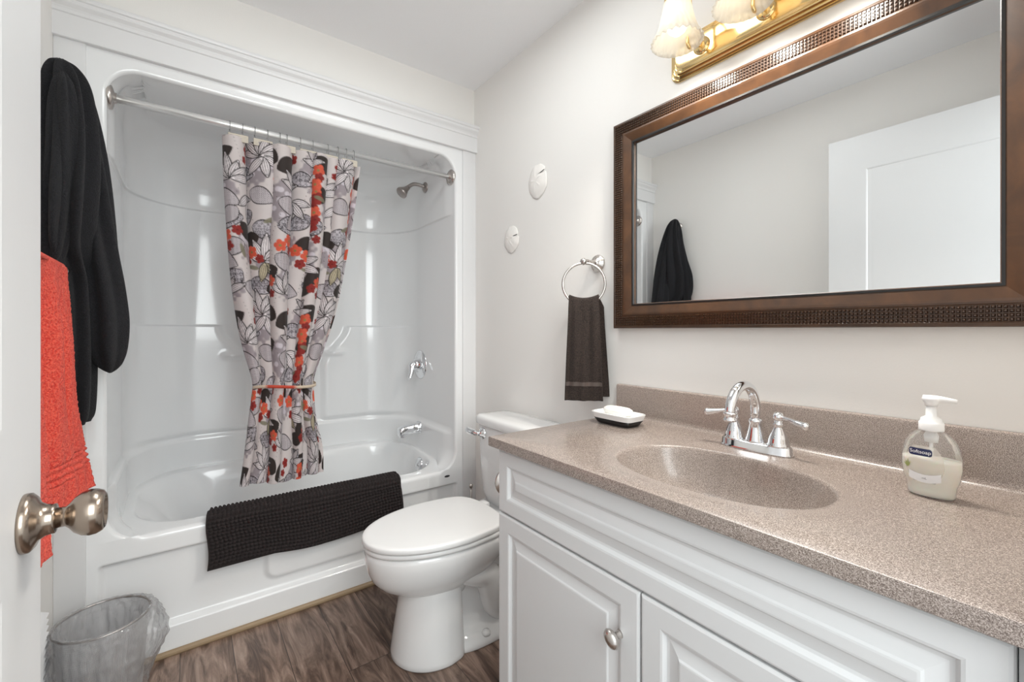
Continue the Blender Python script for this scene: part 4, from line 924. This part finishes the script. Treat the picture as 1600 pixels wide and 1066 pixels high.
# ------------------------------------------------------------ wastebasket with liner
WX, WY, WH = -.194, 1.752, .283
wb = thing('wastebasket', 'round grey wire mesh wastebasket in the corner by the tub apron', 'wastebasket', (WX, WY, 0))
mm = M['mesh'] = mat('wire_mesh', (.62, .62, .63), .4, .5); nt = mm.node_tree
tc = N(mm, 'ShaderNodeUVMap'); tpn = N(mm, 'ShaderNodeBsdfTransparent'); mixs = N(mm, 'ShaderNodeMixShader')
ck = N(mm, 'ShaderNodeTexBrick'); ck.offset = 0; ck.inputs['Scale'].default_value = 1; ck.inputs['Brick Width'].default_value = .0028; ck.inputs['Row Height'].default_value = .0028; ck.inputs['Mortar Size'].default_value = .00055; ck.inputs['Mortar Smooth'].default_value = .2
L(mm, tc.outputs[0], ck.inputs['Vector']); L(mm, ck.outputs['Fac'], mixs.inputs[0]); L(mm, tpn.outputs[0], mixs.inputs[1]); L(mm, B(mm).outputs[0], mixs.inputs[2]); L(mm, mixs.outputs[0], nt.nodes['Material Output'].inputs[0])
def wr(z): return .084+(.106-.084)*z/WH
b = MB(); seg = 96; zr_ = np.linspace(.012, WH, 20)
b.grid([[(WX+wr(z)*math.cos(2*PI*i/seg), WY+wr(z)*math.sin(2*PI*i/seg), z) for i in range(seg+1)] for z in zr_])
wm = b.out('mesh_wall', mm, wb); uvl = wm.data.uv_layers.new(name='UVMap')
for p in wm.data.polygons:
    for li in p.loop_indices:
        vi = wm.data.loops[li].vertex_index; uvl.data[li].uv = ((vi % (seg+1))/seg*.72, zr_[vi//(seg+1)])
b = MB(); b.tube([(WX+.107*math.cos(2*PI*i/72), WY+.107*math.sin(2*PI*i/72), WH) for i in range(72)], .0032, 8, closed=True); b.out('rim', M['nickeld'], wb)
b = MB(); b.lathe([(0, 0), (.084, 0), (.086, .004), (.086, .014), (.082, .014), (.082, .004), (0, .004)], (WX, WY, 0), (0, 0, 1), 64); b.out('bottom', mat('basket_metal', (.3, .3, .31), .4, .7), wb)
ml = M['liner'] = mat('clear_liner', (1, 1, 1), .1); thin(ml, .16, (.95, .95, .96))
R = []; nA = 180
def lr(h, s, base, amp, q):
    ring = []
    base0 = base
    for i in range(nA):
        t = 2*PI*i/nA; base = base0+(.030*math.exp(-((((t-.15)+PI) % (2*PI)-PI)/.75)**2)*(1-abs(h-.20)/.14 if abs(h-.20) < .14 else 0) if base0 > .099 and h < .288 else 0); n_ = noise.noise(Vector((math.cos(t)*3.5, math.sin(t)*3.5, h*9+q)))+.6*noise.noise(Vector((math.cos(t)*9, math.sin(t)*9, h*14+q)))
        ring.append((WX+(base+amp*n_)*math.cos(t), WY+(base+amp*n_)*math.sin(t), h+.010*n_*s))
    return ring
for z, ba, am, s in ((.05, .100, .007, 3), (.10, .106, .010, 1), (.14, .112, .012, .5), (.18, .117, .013, .5), (.22, .120, .012, .3), (.25, .120, .010, .2), (.272, .117, .006, 0), (.286, .1115, .0015, 0), (.289, .107, .001, 0), (.286, .1025, .002, 0), (.26, .097, .006, 0), (.22, .091, .010, .3), (.16, .085, .012, .5), (.10, .078, .010, 0), (.04, .070, .008, 0), (.02, .05, .01, 0), (.016, .02, .006, 0)): R.append(lr(z, s, ba, am, 0 if z != .286 else 1))
# refine along the profile
A = np.array(R); nR_ = A.shape[0]; tt = np.linspace(0, nR_-1, nR_*5); A2 = np.stack([A[int(t)]*(1-(t-int(t)))+A[min(int(t)+1, nR_-1)]*(t-int(t)) for t in tt])
ang = np.linspace(0, 2*PI, nA, endpoint=False)
for j in range(A2.shape[0]):
    for i in range(0, nA):
        n_ = noise.noise(Vector((math.cos(ang[i])*14, math.sin(ang[i])*14+j*.12, j*.35)))*.007
        A2[j, i, 0] += n_*math.cos(ang[i]); A2[j, i, 1] += n_*math.sin(ang[i])
A2[..., 1] = np.minimum(A2[..., 1], 1.932); A2[..., 0] = np.maximum(A2[..., 0], XL+.002)
b = MB(); b.grid(A2, closed_u=True); b.out('bag_liner', ml, None, label='crinkled clear plastic bag lining the wastebasket and folded over its rim', cat='bin liner')
